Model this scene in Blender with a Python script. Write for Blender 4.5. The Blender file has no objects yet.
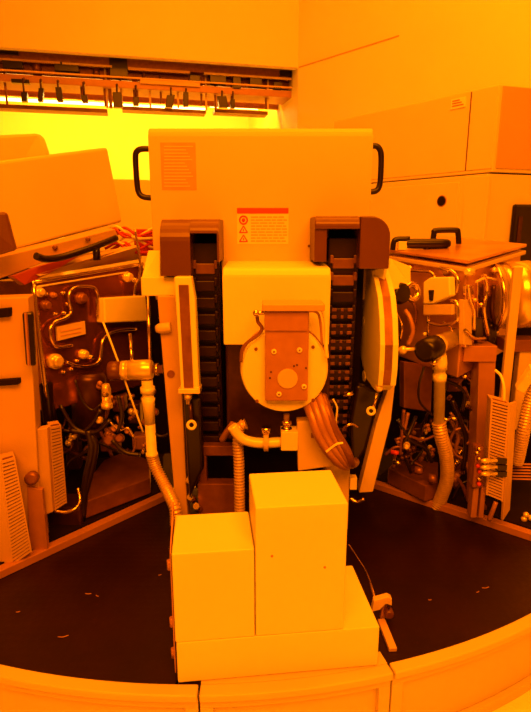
import bpy, bmesh, math, random
from mathutils import Vector, Matrix
random.seed(7)
PI = math.pi
SC = bpy.context.scene
COL = SC.collection

# ------------------------------------------------------------------ camera
CAM_Z = 1.36
PITCH = math.radians(13.1)
FPX = 540.0
cam = bpy.data.cameras.new('camera')
camo = bpy.data.objects.new('camera', cam)
COL.objects.link(camo)
camo.location = (0, 0, CAM_Z)
camo.rotation_euler = (PI / 2 - PITCH, 0, 0)
cam.sensor_fit = 'VERTICAL'
cam.sensor_height = 36.0
cam.lens = FPX / 712.0 * 36.0
cam.clip_start = 0.02
SC.camera = camo
CT, ST = math.cos(PITCH), math.sin(PITCH)


def ray(x, y):
    a = (x - 265.5) / FPX
    b = (356 - y) / FPX
    return Vector((a, CT + ST * b, -ST + CT * b))


def P(x, y, Y):
    d = ray(x, y)
    return Vector((0, 0, CAM_Z)) + d * (Y / d.y)


def PZ(x, y, z):
    d = ray(x, y)
    return Vector((0, 0, CAM_Z)) + d * ((z - CAM_Z) / d.z)


def PV(x, y, p0, n):
    d = ray(x, y)
    c = Vector((0, 0, CAM_Z))
    return c + d * ((p0 - c).dot(n) / d.dot(n))


def PP(pts, Y=None):
    out = []
    for p in pts:
        out.append(P(p[0], p[1], p[2] if len(p) > 2 else Y))
    return out


def px(n, Y):
    return n * Y / FPX


# ------------------------------------------------------------------ materials
def mat(name, col, rough=0.5, metal=0.0, noise=0.0, scale=20.0, bump=0.0, bscale=200.0, spec=0.5, coat=0.0):
    m = bpy.data.materials.new(name)
    m.use_nodes = True
    nt = m.node_tree
    b = nt.nodes['Principled BSDF']
    b.inputs['Roughness'].default_value = rough
    b.inputs['Metallic'].default_value = metal
    b.inputs['Specular IOR Level'].default_value = spec
    b.inputs['Coat Weight'].default_value = coat
    tc = nt.nodes.new('ShaderNodeTexCoord')
    nz = nt.nodes.new('ShaderNodeTexNoise')
    nz.inputs['Scale'].default_value = scale
    nz.inputs['Detail'].default_value = 4
    nt.links.new(tc.outputs['Object'], nz.inputs['Vector'])
    rp = nt.nodes.new('ShaderNodeValToRGB')
    k = 1 - noise
    rp.color_ramp.elements[0].position = 0.3
    rp.color_ramp.elements[1].position = 0.7
    rp.color_ramp.elements[0].color = (col[0] * k, col[1] * k * (1 - noise * .3), col[2] * k, 1)
    rp.color_ramp.elements[1].color = (*col, 1)
    nt.links.new(nz.outputs['Fac'], rp.inputs['Fac'])
    nt.links.new(rp.outputs['Color'], b.inputs['Base Color'])
    if bump:
        n2 = nt.nodes.new('ShaderNodeTexNoise')
        n2.inputs['Scale'].default_value = bscale
        nt.links.new(tc.outputs['Object'], n2.inputs['Vector'])
        bp = nt.nodes.new('ShaderNodeBump')
        bp.inputs['Strength'].default_value = bump
        bp.inputs['Distance'].default_value = 0.01
        nt.links.new(n2.outputs['Fac'], bp.inputs['Height'])
        nt.links.new(bp.outputs['Normal'], b.inputs['Normal'])
    return m


def emis(name, col, s):
    m = bpy.data.materials.new(name)
    m.use_nodes = True
    b = m.node_tree.nodes['Principled BSDF']
    b.inputs['Base Color'].default_value = (.8, .8, .8, 1)
    b.inputs['Emission Color'].default_value = (*col, 1)
    b.inputs['Emission Strength'].default_value = s
    return m


M = {}
M['wall'] = mat('wall_paint', (.74, .72, .68), .55, 0, .03, 2)
M['soffit'] = mat('soffit_paint', (.70, .64, .6), .5, 0, .03, 2)
M['floor'] = mat('floor_vinyl', (.92, .92, .85), .4, 0, .05, 3)
M['white'] = mat('white_powder_coat', (.76, .72, .66), .42, 0, .03, 6)
M['cover'] = mat('cover_powder_coat', (.60, .48, .42), .4, 0, .04, 4)
M['box'] = mat('white_sheet_box', (.76, .71, .66), .5, 0, .03, 5)
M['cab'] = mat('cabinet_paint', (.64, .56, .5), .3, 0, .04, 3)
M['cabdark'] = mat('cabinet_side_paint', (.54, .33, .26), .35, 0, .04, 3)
M['rim'] = mat('rim_paint', (.62, .52, .46), .38, 0, .05, 5)
M['beige'] = mat('frame_paint', (.60, .46, .38), .42, 0, .08, 9)
M['bracket'] = mat('bracket_tan', (.42, .20, .14), .38, .3, .12, 30)
M['brown'] = mat('brown_coated_steel', (.24, .095, .055), .36, .35, .3, 25)
M['mirror'] = mat('dark_polished_steel', (.36, .12, .065), .2, .8, .45, 9, .25, 7)
M['steel'] = mat('polished_steel', (.82, .62, .50), .2, 1.0, .15, 30)
M['steelbox'] = mat('brushed_steel', (.66, .36, .22), .28, .55, .35, 8, .2, 10)
M['darkmetal'] = mat('dark_metal', (.075, .025, .016), .32, .5, .4, 30)
M['housing'] = mat('brown_plastic_shroud', (.11, .036, .02), .36, .1, .15, 8)
M['chain'] = mat('chain_plastic', (.020, .005, .004), .4, 0, .3, 40, spec=.3)
M['link'] = mat('chain_plastic_lit', (.16, .06, .04), .4, 0, .2, 40)  # lighter chain plastic: light painted into the upper links; also the slot marks
M['black'] = mat('black_plastic', (.010, .003, .003), .3, 0, .3, 30, spec=.4)
M['void'] = mat('dark_cavity', (.010, .002, .002), .7, 0, .3, 10, spec=.15)  # near black: shade of the machine's insides put into the colour
M['cable'] = mat('black_cable', (.014, .004, .004), .35, 0, .2, 50)
M['tancable'] = mat('tan_cable', (.62, .42, .30), .45, 0, .1, 50)
M['red'] = mat('red_cable', (.55, .03, .03), .4, 0, .2, 60)
M['darkred'] = mat('dark_red_sheet', (.30, .035, .03), .4, 0, .1, 20)
M['redband'] = mat('red_print', (.55, .035, .025), .5)
M['print'] = mat('faint_print', (.62, .33, .24), .5)
M['label'] = mat('label_paper', (.76, .66, .58), .45, 0, .03, 30)
M['sticker'] = mat('faded_sticker', (.50, .31, .25), .4, 0, .12, 25)
M['tube'] = mat('pale_pipe', (.86, .78, .68), .32, .05, .12, 30)
M['hose'] = mat('ribbed_hose', (.70, .50, .38), .3, .3, .2, 60)
M['brass'] = mat('brass_fitting', (.90, .74, .50), .25, .45, .15, 50)
M['upright'] = mat('upright_paint', (.52, .34, .27), .42, 0, .06, 6)
M['post'] = mat('post_paint', (.36, .17, .11), .42, .1, .12, 12)
M['drum'] = mat('drum_metal', (.86, .66, .5), .24, .7, .1, 12)
M['rail'] = mat('rail_paint', (.40, .19, .12), .45, .1, .15, 9)
M['lamp'] = emis('strip_lamp', (1.0, .82, .2), 8.0)


def deck_material():
    m = mat('black_deck', (.016, .0035, .003), .36, 0, .35, 6, spec=.22)
    nt = m.node_tree
    b = nt.nodes['Principled BSDF']
    tc = nt.nodes.new('ShaderNodeTexCoord')
    vo = nt.nodes.new('ShaderNodeTexVoronoi')
    vo.inputs['Scale'].default_value = 38
    vo.inputs['Randomness'].default_value = .15
    nt.links.new(tc.outputs['Object'], vo.inputs['Vector'])
    mr = nt.nodes.new('ShaderNodeMapRange')
    mr.inputs['From Min'].default_value = .25
    mr.inputs['From Max'].default_value = .45
    nt.links.new(vo.outputs['Distance'], mr.inputs['Value'])
    bp = nt.nodes.new('ShaderNodeBump')
    bp.inputs['Strength'].default_value = .06
    bp.inputs['Distance'].default_value = .004
    nt.links.new(mr.outputs['Result'], bp.inputs['Height'])
    nt.links.new(bp.outputs['Normal'], b.inputs['Normal'])
    return m


M['deck'] = deck_material()


# ------------------------------------------------------------------ mesh helpers
def catmull(pts, n=8):
    pts = [Vector(p) for p in pts]
    if len(pts) < 3:
        return [pts[0].lerp(pts[-1], i / n) for i in range(n + 1)]
    ext = [pts[0] * 2 - pts[1]] + pts + [pts[-1] * 2 - pts[-2]]
    out = []
    for i in range(1, len(ext) - 2):
        p0, p1, p2, p3 = ext[i - 1:i + 3]
        for k in range(n):
            t = k / n
            out.append(.5 * ((2 * p1) + (p2 - p0) * t + (2 * p0 - 5 * p1 + 4 * p2 - p3) * t * t + (3 * p1 - p0 - 3 * p2 + p3) * t ** 3))
    out.append(pts[-1])
    return out


def resample(path, n):
    L = [0]
    for i in range(1, len(path)):
        L.append(L[-1] + (path[i] - path[i - 1]).length)
    out = []
    j = 0
    for k in range(n + 1):
        s = L[-1] * k / n
        while j < len(L) - 2 and L[j + 1] < s:
            j += 1
        d = max(L[j + 1] - L[j], 1e-9)
        out.append(path[j].lerp(path[j + 1], min(1, (s - L[j]) / d)))
    return out


class MB:
    def __init__(self):
        self.bm = bmesh.new()

    def box(self, c, s, rz=0, rot=None):
        c = Vector(c)
        R = rot if rot is not None else Matrix.Rotation(rz, 3, 'Z')
        vs = []
        for dx in (-.5, .5):
            for dy in (-.5, .5):
                for dz in (-.5, .5):
                    vs.append(self.bm.verts.new(c + R @ Vector((dx * s[0], dy * s[1], dz * s[2]))))
        for f in ((0, 1, 3, 2), (4, 6, 7, 5), (0, 4, 5, 1), (2, 3, 7, 6), (0, 2, 6, 4), (1, 5, 7, 3)):
            self.bm.faces.new([vs[i] for i in f])
        return self

    def bxp(self, x0, y0, x1, y1, Y, d):
        """box whose front face lies at depth Y, running back by d"""
        ym, xm = (y0 + y1) / 2, (x0 + x1) / 2
        X0, X1 = P(x0, ym, Y).x, P(x1, ym, Y).x
        Z0, Z1 = P(xm, y1, Y).z, P(xm, y0, Y).z
        return self.box(((X0 + X1) / 2, Y + d / 2, (Z0 + Z1) / 2), (abs(X1 - X0), d, abs(Z1 - Z0)))

    def prism(self, pts, vec):
        pts = [Vector(p) for p in pts]
        vec = Vector(vec)
        a = [self.bm.verts.new(p) for p in pts]
        b = [self.bm.verts.new(p + vec) for p in pts]
        n = len(pts)
        self.bm.faces.new(a)
        self.bm.faces.new(list(reversed(b)))
        for i in range(n):
            self.bm.faces.new((a[i], b[i], b[(i + 1) % n], a[(i + 1) % n]))
        return self

    def slab(self, pts, th):
        """polygon in space thickened away from the viewer's side along its own normal"""
        pts = [Vector(p) for p in pts]
        n = Vector((0, 0, 0))
        for i in range(len(pts)):
            n += pts[i].cross(pts[(i + 1) % len(pts)])
        c = sum(pts, Vector()) / len(pts)
        n.normalize()
        if n.dot(c - Vector((0, 0, CAM_Z))) < 0:
            n = -n
        return self.prism(pts, n * th)

    def rings(self, path, radii, seg=12, cap=True, smooth=True):
        prev = None
        n = len(path)
        nrm = None
        rr = []
        for i, p in enumerate(path):
            t = (path[min(i + 1, n - 1)] - path[max(i - 1, 0)])
            if t.length < 1e-9:
                t = Vector((0, 0, 1))
            t.normalize()
            if nrm is None:
                nrm = t.orthogonal().normalized()
            else:
                nrm = nrm - t * nrm.dot(t)
                if nrm.length < 1e-6:
                    nrm = t.orthogonal()
                nrm.normalize()
            bn = t.cross(nrm)
            r = radii[i]
            ring = [self.bm.verts.new(p + (nrm * math.cos(2 * PI * k / seg) + bn * math.sin(2 * PI * k / seg)) * r) for k in range(seg)]
            rr.append(ring)
        for i in range(n - 1):
            for k in range(seg):
                f = self.bm.faces.new((rr[i][k], rr[i][(k + 1) % seg], rr[i + 1][(k + 1) % seg], rr[i + 1][k]))
                f.smooth = smooth
        if cap:
            self.bm.faces.new(list(reversed(rr[0])))
            self.bm.faces.new(rr[-1])
        return self

    def tube(self, pts, r, n=6, seg=10, curve=True):
        path = catmull(pts, n) if curve else [Vector(p) for p in pts]
        return self.rings(path, [r] * len(path), seg)

    def cyl(self, a, b, r, r2=None, seg=24):
        return self.rings([Vector(a), Vector(b)], [r, r if r2 is None else r2], seg)

    def steps(self, a, b, prof, seg=28):
        """turned profile along a-b: prof = [(t, r), ...]"""
        a, b = Vector(a), Vector(b)
        L = (b - a).length
        t = (b - a).normalized()
        u = t.orthogonal().normalized()
        w = t.cross(u)
        rr = []
        for (s, r) in prof:
            rr.append([self.bm.verts.new(a + t * (s * L) + (u * math.cos(2 * PI * k / seg) + w * math.sin(2 * PI * k / seg)) * r) for k in range(seg)])
        for i in range(len(rr) - 1):
            for k in range(seg):
                f = self.bm.faces.new((rr[i][k], rr[i][(k + 1) % seg], rr[i + 1][(k + 1) % seg], rr[i + 1][k]))
                f.smooth = abs(prof[i][0] - prof[i + 1][0]) > 1e-4
        self.bm.faces.new(list(reversed(rr[0])))
        self.bm.faces.new(rr[-1])
        return self

    def hose(self, pts, r, pitch, amp=.82, seg=14):
        path = catmull(pts, 10)
        L = sum((path[i + 1] - path[i]).length for i in range(len(path) - 1))
        n = max(8, int(L / pitch) * 4)
        path = resample(path, n)
        return self.rings(path, [r if (i % 4) < 2 else r * amp for i in range(n + 1)], seg)

    def sphere(self, c, r, seg=16):
        m = Matrix.Translation(Vector(c)) @ Matrix.Scale(r, 4)
        res = bmesh.ops.create_uvsphere(self.bm, u_segments=seg, v_segments=seg // 2, radius=1, matrix=m)
        for v in res['verts']:
            for f in v.link_faces:
                f.smooth = True
        return self

    def torus(self, c, n, R, r, seg=24):
        n = Vector(n).normalized()
        u = n.orthogonal().normalized()
        w = n.cross(u)
        vs = []
        for i in range(seg):
            d = u * math.cos(2 * PI * i / seg) + w * math.sin(2 * PI * i / seg)
            vs.append([self.bm.verts.new(Vector(c) + d * (R + r * math.cos(2 * PI * k / 8)) + n * r * math.sin(2 * PI * k / 8)) for k in range(8)])
        for i in range(seg):
            for k in range(8):
                f = self.bm.faces.new((vs[i][k], vs[(i + 1) % seg][k], vs[(i + 1) % seg][(k + 1) % 8], vs[i][(k + 1) % 8]))
                f.smooth = True
        return self

    def arc(self, c, r0, r1, a0, a1, z0, z1, n=48):
        """solid ring segment"""
        q = []
        for i in range(n + 1):
            a = a0 + (a1 - a0) * i / n
            d = Vector((math.cos(a), math.sin(a), 0))
            q.append([self.bm.verts.new(Vector((c[0], c[1], z)) + d * r) for (r, z) in ((r0, z0), (r1, z0), (r1, z1), (r0, z1))])
        for i in range(n):
            for k in range(4):
                f = self.bm.faces.new((q[i][k], q[i + 1][k], q[i + 1][(k + 1) % 4], q[i][(k + 1) % 4]))
        self.bm.faces.new(list(reversed(q[0])))
        self.bm.faces.new(q[-1])
        return self

    def build(self, name, m, parent=None, bevel=0.0, seg=2, root=None):
        bmesh.ops.recalc_face_normals(self.bm, faces=self.bm.faces)
        org = Vector((0, 0, 0))
        o_par = parent
        p = parent
        while p is not None:
            if p.parent is None:
                org = p.location.copy()
            p = p.parent
        if parent is None:
            # origin at the base centre of a single-mesh thing
            lo = Vector((min(v.co.x for v in self.bm.verts), min(v.co.y for v in self.bm.verts), min(v.co.z for v in self.bm.verts)))
            hi = Vector((max(v.co.x for v in self.bm.verts), max(v.co.y for v in self.bm.verts), max(v.co.z for v in self.bm.verts)))
            org = Vector(((lo.x + hi.x) / 2, (lo.y + hi.y) / 2, lo.z))
        for v in self.bm.verts:
            v.co -= org
        me = bpy.data.meshes.new(name)
        self.bm.to_mesh(me)
        self.bm.free()
        me.materials.append(M[m])
        o = bpy.data.objects.new(name, me)
        COL.objects.link(o)
        if o_par is not None:
            o.parent = o_par
        else:
            o.location = org
        if bevel:
            b = o.modifiers.new('bevel', 'BEVEL')
            b.width = bevel
            b.segments = seg
            b.limit_method = 'ANGLE'
            b.angle_limit = math.radians(40)
            b.harden_normals = False
        return o


def thing(name, label, cat, loc, group=None):
    o = bpy.data.objects.new(name, None)
    o.empty_display_size = .05
    COL.objects.link(o)
    o.location = loc
    o['label'] = label
    o['category'] = cat
    if group:
        o['group'] = group
    return o


def tag(o, label, cat, group=None):
    o['label'] = label
    o['category'] = cat
    if group:
        o['group'] = group
    return o


def struct(o):
    o['kind'] = 'structure'
    return o


ZR = 0.26                                  # top of the round platform
CX, CY, RI = -0.192, 3.106, 1.98           # platform centre and inner radius

# ------------------------------------------------------------------ room
struct(MB().box((0, 3.5, -.05), (15, 17, .1)).build('floor', 'floor'))
SD = Vector((2.538, .6, 0)).normalized()   # run of the bulkhead over the hoist bay
SN = Vector((-SD.y, SD.x, 0))
KB = 1.45                                  # how far back the room stands behind the machine
SA = Vector((-2.23, 5.0, 0)) * KB
SB = Vector((.308, 5.6, 0)) * KB
WD = Vector((.705, -.81, 0)).normalized()  # run of the right wall
WN = Vector((WD.y, -WD.x, 0))              # towards the room
if WN.dot(Vector((0, 0, 0)) - SB) < 0:
    WN = -WN
ZS = CAM_Z + 1.5 * KB
CEIL = 5.6


def wallbox(a, b, z0, z1, n, th, name, m):
    mb = MB()
    mb.prism([Vector((a.x, a.y, z0)), Vector((b.x, b.y, z0)), Vector((b.x, b.y, z1)), Vector((a.x, a.y, z1))], n * th)
    return struct(mb.build(name, m))


wallbox(SA - SD * 3.0, SB, ZS, CEIL, SN, .12, 'wall_front_bulkhead', 'soffit')
wallbox(SB + SN * 0, SB + WD * 9.5, 0, CEIL, -WN, .12, 'wall_right', 'wall')
wallbox(SB, SB + SN * 3.6, 0, CEIL, SD, .12, 'wall_return', 'wall')
FA = SA + SN * 3.4 - SD * 4.0
FB = SB + SN * 3.4 + SD * .15
wallbox(FA, FB, 0, CEIL, SN, .12, 'wall_back', 'wall')
# thin cover strip on the right wall seam
mb = MB()
p0, p1 = SB + WD * .02 + WN * .004, SB + WD * 1.66 + WN * .004
mb.prism([Vector((p0.x, p0.y, ZS - .006)), Vector((p1.x, p1.y, ZS - .006)), Vector((p1.x, p1.y, ZS + .006)), Vector((p0.x, p0.y, ZS + .006))], WN * .006)
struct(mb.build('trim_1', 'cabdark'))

# ------------------------------------------------------------------ overhead hoist rail seen under the bulkhead


def ST_(x, y, off):
    return PV(x, y, SA + SN * off * KB, SN)


def sbar(mb, x0, y0, x1, y1, h, off, d):
    """bar hung parallel to the bulkhead; h = height in pixels"""
    a, b = ST_(x0, y0, off), ST_(x1, y1, off)
    c, e = ST_(x1, y1 + h, off), ST_(x0, y0 + h, off)
    zt, zb = (a.z + b.z) / 2, (c.z + e.z) / 2
    mb.prism([Vector((a.x, a.y, zb)), Vector((b.x, b.y, zb)), Vector((b.x, b.y, zt)), Vector((a.x, a.y, zt))], SN * d * KB)


trk = thing('overhead_rail', 'brown overhead conveyor rail hung under the bulkhead, full of dark fittings', 'rail', ST_(120, 80, .35))
mb = MB(); sbar(mb, -60, 40, 296, 66, 14, .22, .5); mb.build('top_channel', 'brown', trk, .004)
mb = MB(); sbar(mb, -60, 57, 296, 81, 10, .32, .04); mb.build('web_plate', 'brown', trk, .003)
mb = MB(); sbar(mb, -60, 69, 296, 92, 7, .22, .3); mb.build('lower_flange', 'post', trk, .004)
mb = MB(); sbar(mb, -60, 73, 296, 95, 9, .62, .05); mb.build('rear_panel', 'rail', trk, .003)
mb = MB(); sbar(mb, -60, 83, 296, 101, 9, .75, .05); mb.build('rear_panel', 'post', trk, .003)
mb = MB(); sbar(mb, -60, 80, 296, 100, 4, .5, .08); mb.build('cable_ladder', 'rail', trk, .003)
mb = MB(); sbar(mb, -60, 103, 107, 107, 4, .3, .16); mb.build('drip_tray', 'housing', trk, .003)
mb = MB(); sbar(mb, 122, 106, 206, 110, 3.5, .3, .16); mb.build('drip_tray', 'housing', trk, .003)
mb = MB(); sbar(mb, 215, 111, 268, 109, 3.5, .3, .16); mb.build('drip_tray', 'housing', trk, .003)
for (x, y, w, h) in ((12, 60, 20, 8), (66, 62, 24, 9), (118, 58, 18, 18), (195, 75, 10, 8), (218, 74, 16, 10), (237, 77, 8, 11), (256, 77, 12, 9), (286, 70, 12, 6), (278, 82, 8, 7), (20, 79, 18, 4), (5, 50, 26, 4)):
    mb = MB(); sbar(mb, x - w / 2, y, x + w / 2, y, h, .2, .06); mb.build('junction_box', 'black', trk, .003)
for (x, y0, y1, w) in ((4, 72, 104, 2), (36, 60, 75, 8), (96, 68, 77, 6), (82, 80, 100, 4), (104, 78, 106, 2.5), (108, 60, 108, 3), (135, 78, 100, 5), (143, 60, 84, 3), (160, 76, 104, 2), (201, 84, 106, 2), (215, 74, 110, 2.5), (232, 84, 108, 3), (266, 74, 109, 2)):
    a, b = ST_(x, y0, .3), ST_(x, y1, .3)
    mb = MB(); mb.cyl(a, Vector((a.x, a.y, b.z)), px(w, 8.1) / 2, seg=10); mb.build('hanger_rod', 'brown', trk)
for (x0, y0, x1, y1, h, m_) in ((-60, 54, 60, 61.5, 2, 'upright'), (62, 62, 112, 65.5, 2, 'beige'), (128, 67, 190, 71, 2.5, 'upright'), (204, 72, 292, 78, 2, 'beige'), (-60, 64, 296, 88, 1.5, 'upright'), (140, 79, 200, 83, 4, 'upright')):
    mb = MB(); sbar(mb, x0, y0, x1, y1, h, .195, .03); mb.build('guide_strip', m_, trk)
for (x, y0, y1) in ((106, 62, 108), (121, 64, 109), (150, 84, 108), (178, 84, 108), (206, 74, 110), (216, 78, 110), (268, 80, 109)):
    a, b = ST_(x, y0, .3), ST_(x, y1, .3)
    mb = MB(); mb.box(((a.x + b.x) / 2, (a.y + b.y) / 2, (a.z + b.z) / 2), (px(1.6, 8.1), .03, a.z - b.z)); mb.build('tray_post', 'beige', trk)
# dark carriages that ride along the rail
k = 0
hl = ['leftmost small dark hook hanging from the overhead rail', 'tilted dark block hanging under the overhead rail, second from left', 'slim dark block hanging below the wide opening in the overhead rail',
      'dark drooping block by the gap between two trays under the overhead rail', 'dark block just right of the tray gap under the overhead rail', 'small dark clip near the middle of the overhead rail',
      'tall dark block over the middle tray of the overhead rail', 'dark clip right beside the tall block over the middle tray', 'slanted dark block over the right tray of the overhead rail', 'rightmost small dark clip hanging under the overhead rail']
for (x, y0, y1, w, sl) in ((24, 92, 101, 6, 0), (41, 88, 101, 5, -1), (58, 87, 101, 6, 2), (84, 95, 102, 6, 1), (117, 92, 107, 9, 1), (136, 97, 105, 6, 0), (171, 95, 107, 8, -2), (186, 92, 106, 5, 0), (222, 96, 107, 9, 2), (233, 99, 108, 4, 0)):
    a, b, c, d = ST_(x - w / 2, y0, .08), ST_(x + w / 2, y0, .08), ST_(x + w / 2 + sl, y1, .08), ST_(x - w / 2 + sl, y1, .08)
    t = thing('rail_carriage', hl[k], 'carriage', Vector((a.x, a.y, d.z)), 'carriages under the overhead rail')
    m2 = MB().prism([a, b, c, d], SN * .09); m2.build('block', 'black', t, .004)
    bot = ST_(x, y0 + 1, .12); yf = 69 + (x + 60) / 356 * 23 + 4
    top = ST_(x, yf, .12)
    arm = ST_(x, yf, .219)
    MB().cyl(top, Vector((arm.x, arm.y, top.z)), .014, seg=8).build('arm', 'darkmetal', t)
    MB().cyl(Vector((bot.x, bot.y, top.z)), bot, .012, seg=8).build('stem', 'darkmetal', t)
    k += 1
# strip lamps beyond
ll = ['long glowing strip lamp beyond the overhead rail, left of the tray gap', 'short glowing strip lamp at the right end beyond the overhead rail']
for i, (x0, x1, y0, y1) in enumerate(((-60, 205, 99.5, 106.5), (210, 258, 106, 108.5))):
    a, b = ST_(x0, y0, 1.2), ST_(x1, y1, 1.2)
    z = (a.z + b.z) / 2
    t = thing('strip_light', ll[i], 'lamp', Vector(((a.x + b.x) / 2, (a.y + b.y) / 2, z)), 'strip lamps in the bay behind')
    MB().cyl(Vector((a.x, a.y, z)), Vector((b.x, b.y, z)), .02, seg=12).build('tube_lamp', 'lamp', t)
    m2 = MB(); m2.prism([Vector((a.x, a.y, z + .03)), Vector((b.x, b.y, z + .03)), Vector((b.x, b.y, z + .07)), Vector((a.x, a.y, z + .07))], SN * .08); m2.build('fitting', 'white', t)

# low partition / cabinet behind the left of the machine
pa, pb = PV(60, 178, SA - SN * 1.2, SN), PV(262, 178, SA - SN * 1.2, SN)
mb = MB()
mb.prism([Vector((pa.x, pa.y, 0)), Vector((pb.x, pb.y, 0)), Vector((pb.x, pb.y, pa.z)), Vector((pa.x, pa.y, pa.z))], SN * .5)
tag(mb.build('back_cabinet', 'cab', None, .01), 'low plain cabinet against the glowing back wall, behind the left handle of the central cover', 'cabinet')

# ------------------------------------------------------------------ right hand tall cabinets
c0 = Vector((1.277, 3.2, 0)) * KB
CD = Vector((-.453, .59, 0)).normalized()      # along the long side, going away
CR = Vector((CD.y, -CD.x, 0))                  # along the short front, going right
CR2 = (CR + Vector((.35, -.25, 0))).normalized()
ztop = CAM_Z + .776 * KB
ZM = CAM_Z + .32 * KB
CW = 1.28 * KB


def vquad(a, b, z0, z1):
    return [Vector((a.x, a.y, z0)), Vector((b.x, b.y, z0)), Vector((b.x, b.y, z1)), Vector((a.x, a.y, z1))]


cab = thing('equipment_cabinet', 'tall plain cabinet behind the right module, with a round port and dark opening', 'cabinet', c0 + CD * .6 + CR * .4)
far = c0 + CD * CW
mb = MB(); mb.prism([c0 + Vector((0, 0, ZM)), far + Vector((0, 0, ZM)), far + CR * .6 + Vector((0, 0, ZM)), c0 + CR2 * 1.3 + Vector((0, 0, ZM))], (0, 0, ztop - ZM))
mb.build('upper_body', 'cab', cab, .008)
out = -CR * .012
mb = MB(); mb.prism([c0 - CR * .03 + CD * .02, far - CR * .03, far + CR * .6, c0 + CR2 * 1.3 + CD * .02 - Vector((0, .02, 0))], (0, 0, ZM - .012))
mb.build('lower_body', 'cab', cab, .006)


def oncab(x, y, off=0.0):
    return PV(x, y, c0 - CR * (.03 + off), CR)


# panels applied to the long side
q = [c0 + CD * .25 - CR * .006, far - CD * .02 - CR * .006]
mb = MB(); mb.prism(vquad(q[0], q[1], ZM + .03, ztop - .012), CR * .02); mb.build('side_panel', 'cab', cab, .003)
mb = MB(); mb.prism(vquad(c0 - CR * .0045 + CD * .238, c0 - CR * .0045 + CD * .25, ZM + .03, ztop - .012), CR * .004); mb.build('panel_seam', 'brown', cab)
mb = MB(); mb.prism(vquad(c0 - CR * .006 + CD * .006, c0 - CR * .006 + CD * .238, ZM + .03, ztop - .012), CR * .02); mb.build('corner_panel', 'cab', cab, .003)
a, b = oncab(383, 195, .008), oncab(458, 195, .008)
mb = MB(); mb.prism(vquad(a + CD * .2, b, .3, ZM - .06), CR * .02); mb.build('lower_door', 'cab', cab, .004)
a, b = oncab(464, 195, .008), oncab(488, 195, .008)
mb = MB(); mb.prism(vquad(a, b, .3, ZM - .03), CR * .02); mb.build('lower_panel', 'cab', cab, .004)
c = oncab(441.5, 201, .012)
r = .05
po = MB().cyl(c, c + CR * .03, r).build('port_ring', 'bracket', cab, .002)
MB().cyl(c - CR * .004, c + CR * .03, r * .82).build('port_glass', 'black', po)
c = PV(458, 103, c0 - CR * .014, CR)
mb = MB(); mb.prism(vquad(c + CD * .07, c - CD * .07, c.z - .04, c.z + .04), CR * .012)
lb = mb.build('rating_plate', 'box', cab)
lb['label'] = 'small pale plate'
mb = MB()
for k in range(3):
    mb.prism(vquad(c + CD * .055 - CR * .003, c - CD * (.055 - .02 * k) - CR * .003, c.z - .022 + .02 * k, c.z - .014 + .02 * k), CR * .004)
mb.build('printed_line', 'bracket', lb)
# front of the cabinet
f0, f1 = c0 + CR2 * .03, c0 + CR2 * 1.27
fn = Vector((CR2.y, -CR2.x, 0))
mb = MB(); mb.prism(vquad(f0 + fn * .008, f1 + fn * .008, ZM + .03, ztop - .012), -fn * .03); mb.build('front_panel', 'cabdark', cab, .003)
a, b = PV(513, 225, c0 + fn * .03, fn), PV(575, 225, c0 + fn * .03, fn)
zt = PV(513, 204, c0 + fn * .03, fn).z
mb = MB(); mb.prism(vquad(a, b, .9, zt), -fn * .04); mb.build('load_opening', 'black', cab, .02)
m2 = MB(); m2.prism(vquad(a + CR2 * .05 + fn * .006, a + CR2 * .09 + fn * .006, .95, zt - .1), -fn * .02); m2.build('inner_post', 'darkmetal', cab)

# ------------------------------------------------------------------ round platform
FRONT = math.radians(-89)


# corner where the two rails of the side modules would meet; the deck fills the quadrant in front of it
LA, LB = PZ(-40, 597, ZR), PZ(172, 497, ZR)
RA_, RB_ = PZ(566, 552, ZR), PZ(370, 486.5, ZR)
LA.z = LB.z = RA_.z = RB_.z = 0


def on_circle(p, d, r):
    """point where the line p + t d leaves the circle of radius r towards -d"""
    c = Vector((CX, CY, 0))
    d = d.normalized()
    q = p - c
    b_ = q.dot(d)
    return p + d * (-b_ - math.sqrt(b_ * b_ - q.length_squared + r * r))


def meet(p, d, q, e):
    k = d.x * e.y - d.y * e.x
    t = ((q.x - p.x) * e.y - (q.y - p.y) * e.x) / k
    return p + d * t


LEND = on_circle(LA, LB - LA, RI - .002)
REND = on_circle(RA_, RB_ - RA_, RI - .002)
APEX = meet(LA, LB - LA, RA_, RB_ - RA_)
A_L = math.atan2(LEND.y - CY, LEND.x - CX)
A_R = math.atan2(REND.y - CY, REND.x - CX)


def sector(mb, a0, a1, r, z0, z1, n=48):
    pts = [Vector((APEX.x, APEX.y, z0))] + [Vector((CX + r * math.cos(a0 + (a1 - a0) * i / n), CY + r * math.sin(a0 + (a1 - a0) * i / n), z0)) for i in range(n + 1)]
    mb.prism(pts, (0, 0, z1 - z0))


def deck_marks(par, pts):
    for (x, y, L, an) in pts:
        c = PZ(x, y, ZR - .004)
        m2 = MB()
        path = [c + Vector((math.cos(an + .5 * s) * L * s, math.sin(an + .5 * s) * L * s, 0)) for s in (-.5, 0, .5)]
        m2.tube(path, .0014, 4, 6)
        m2.build('scratch', 'post', par)


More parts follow.
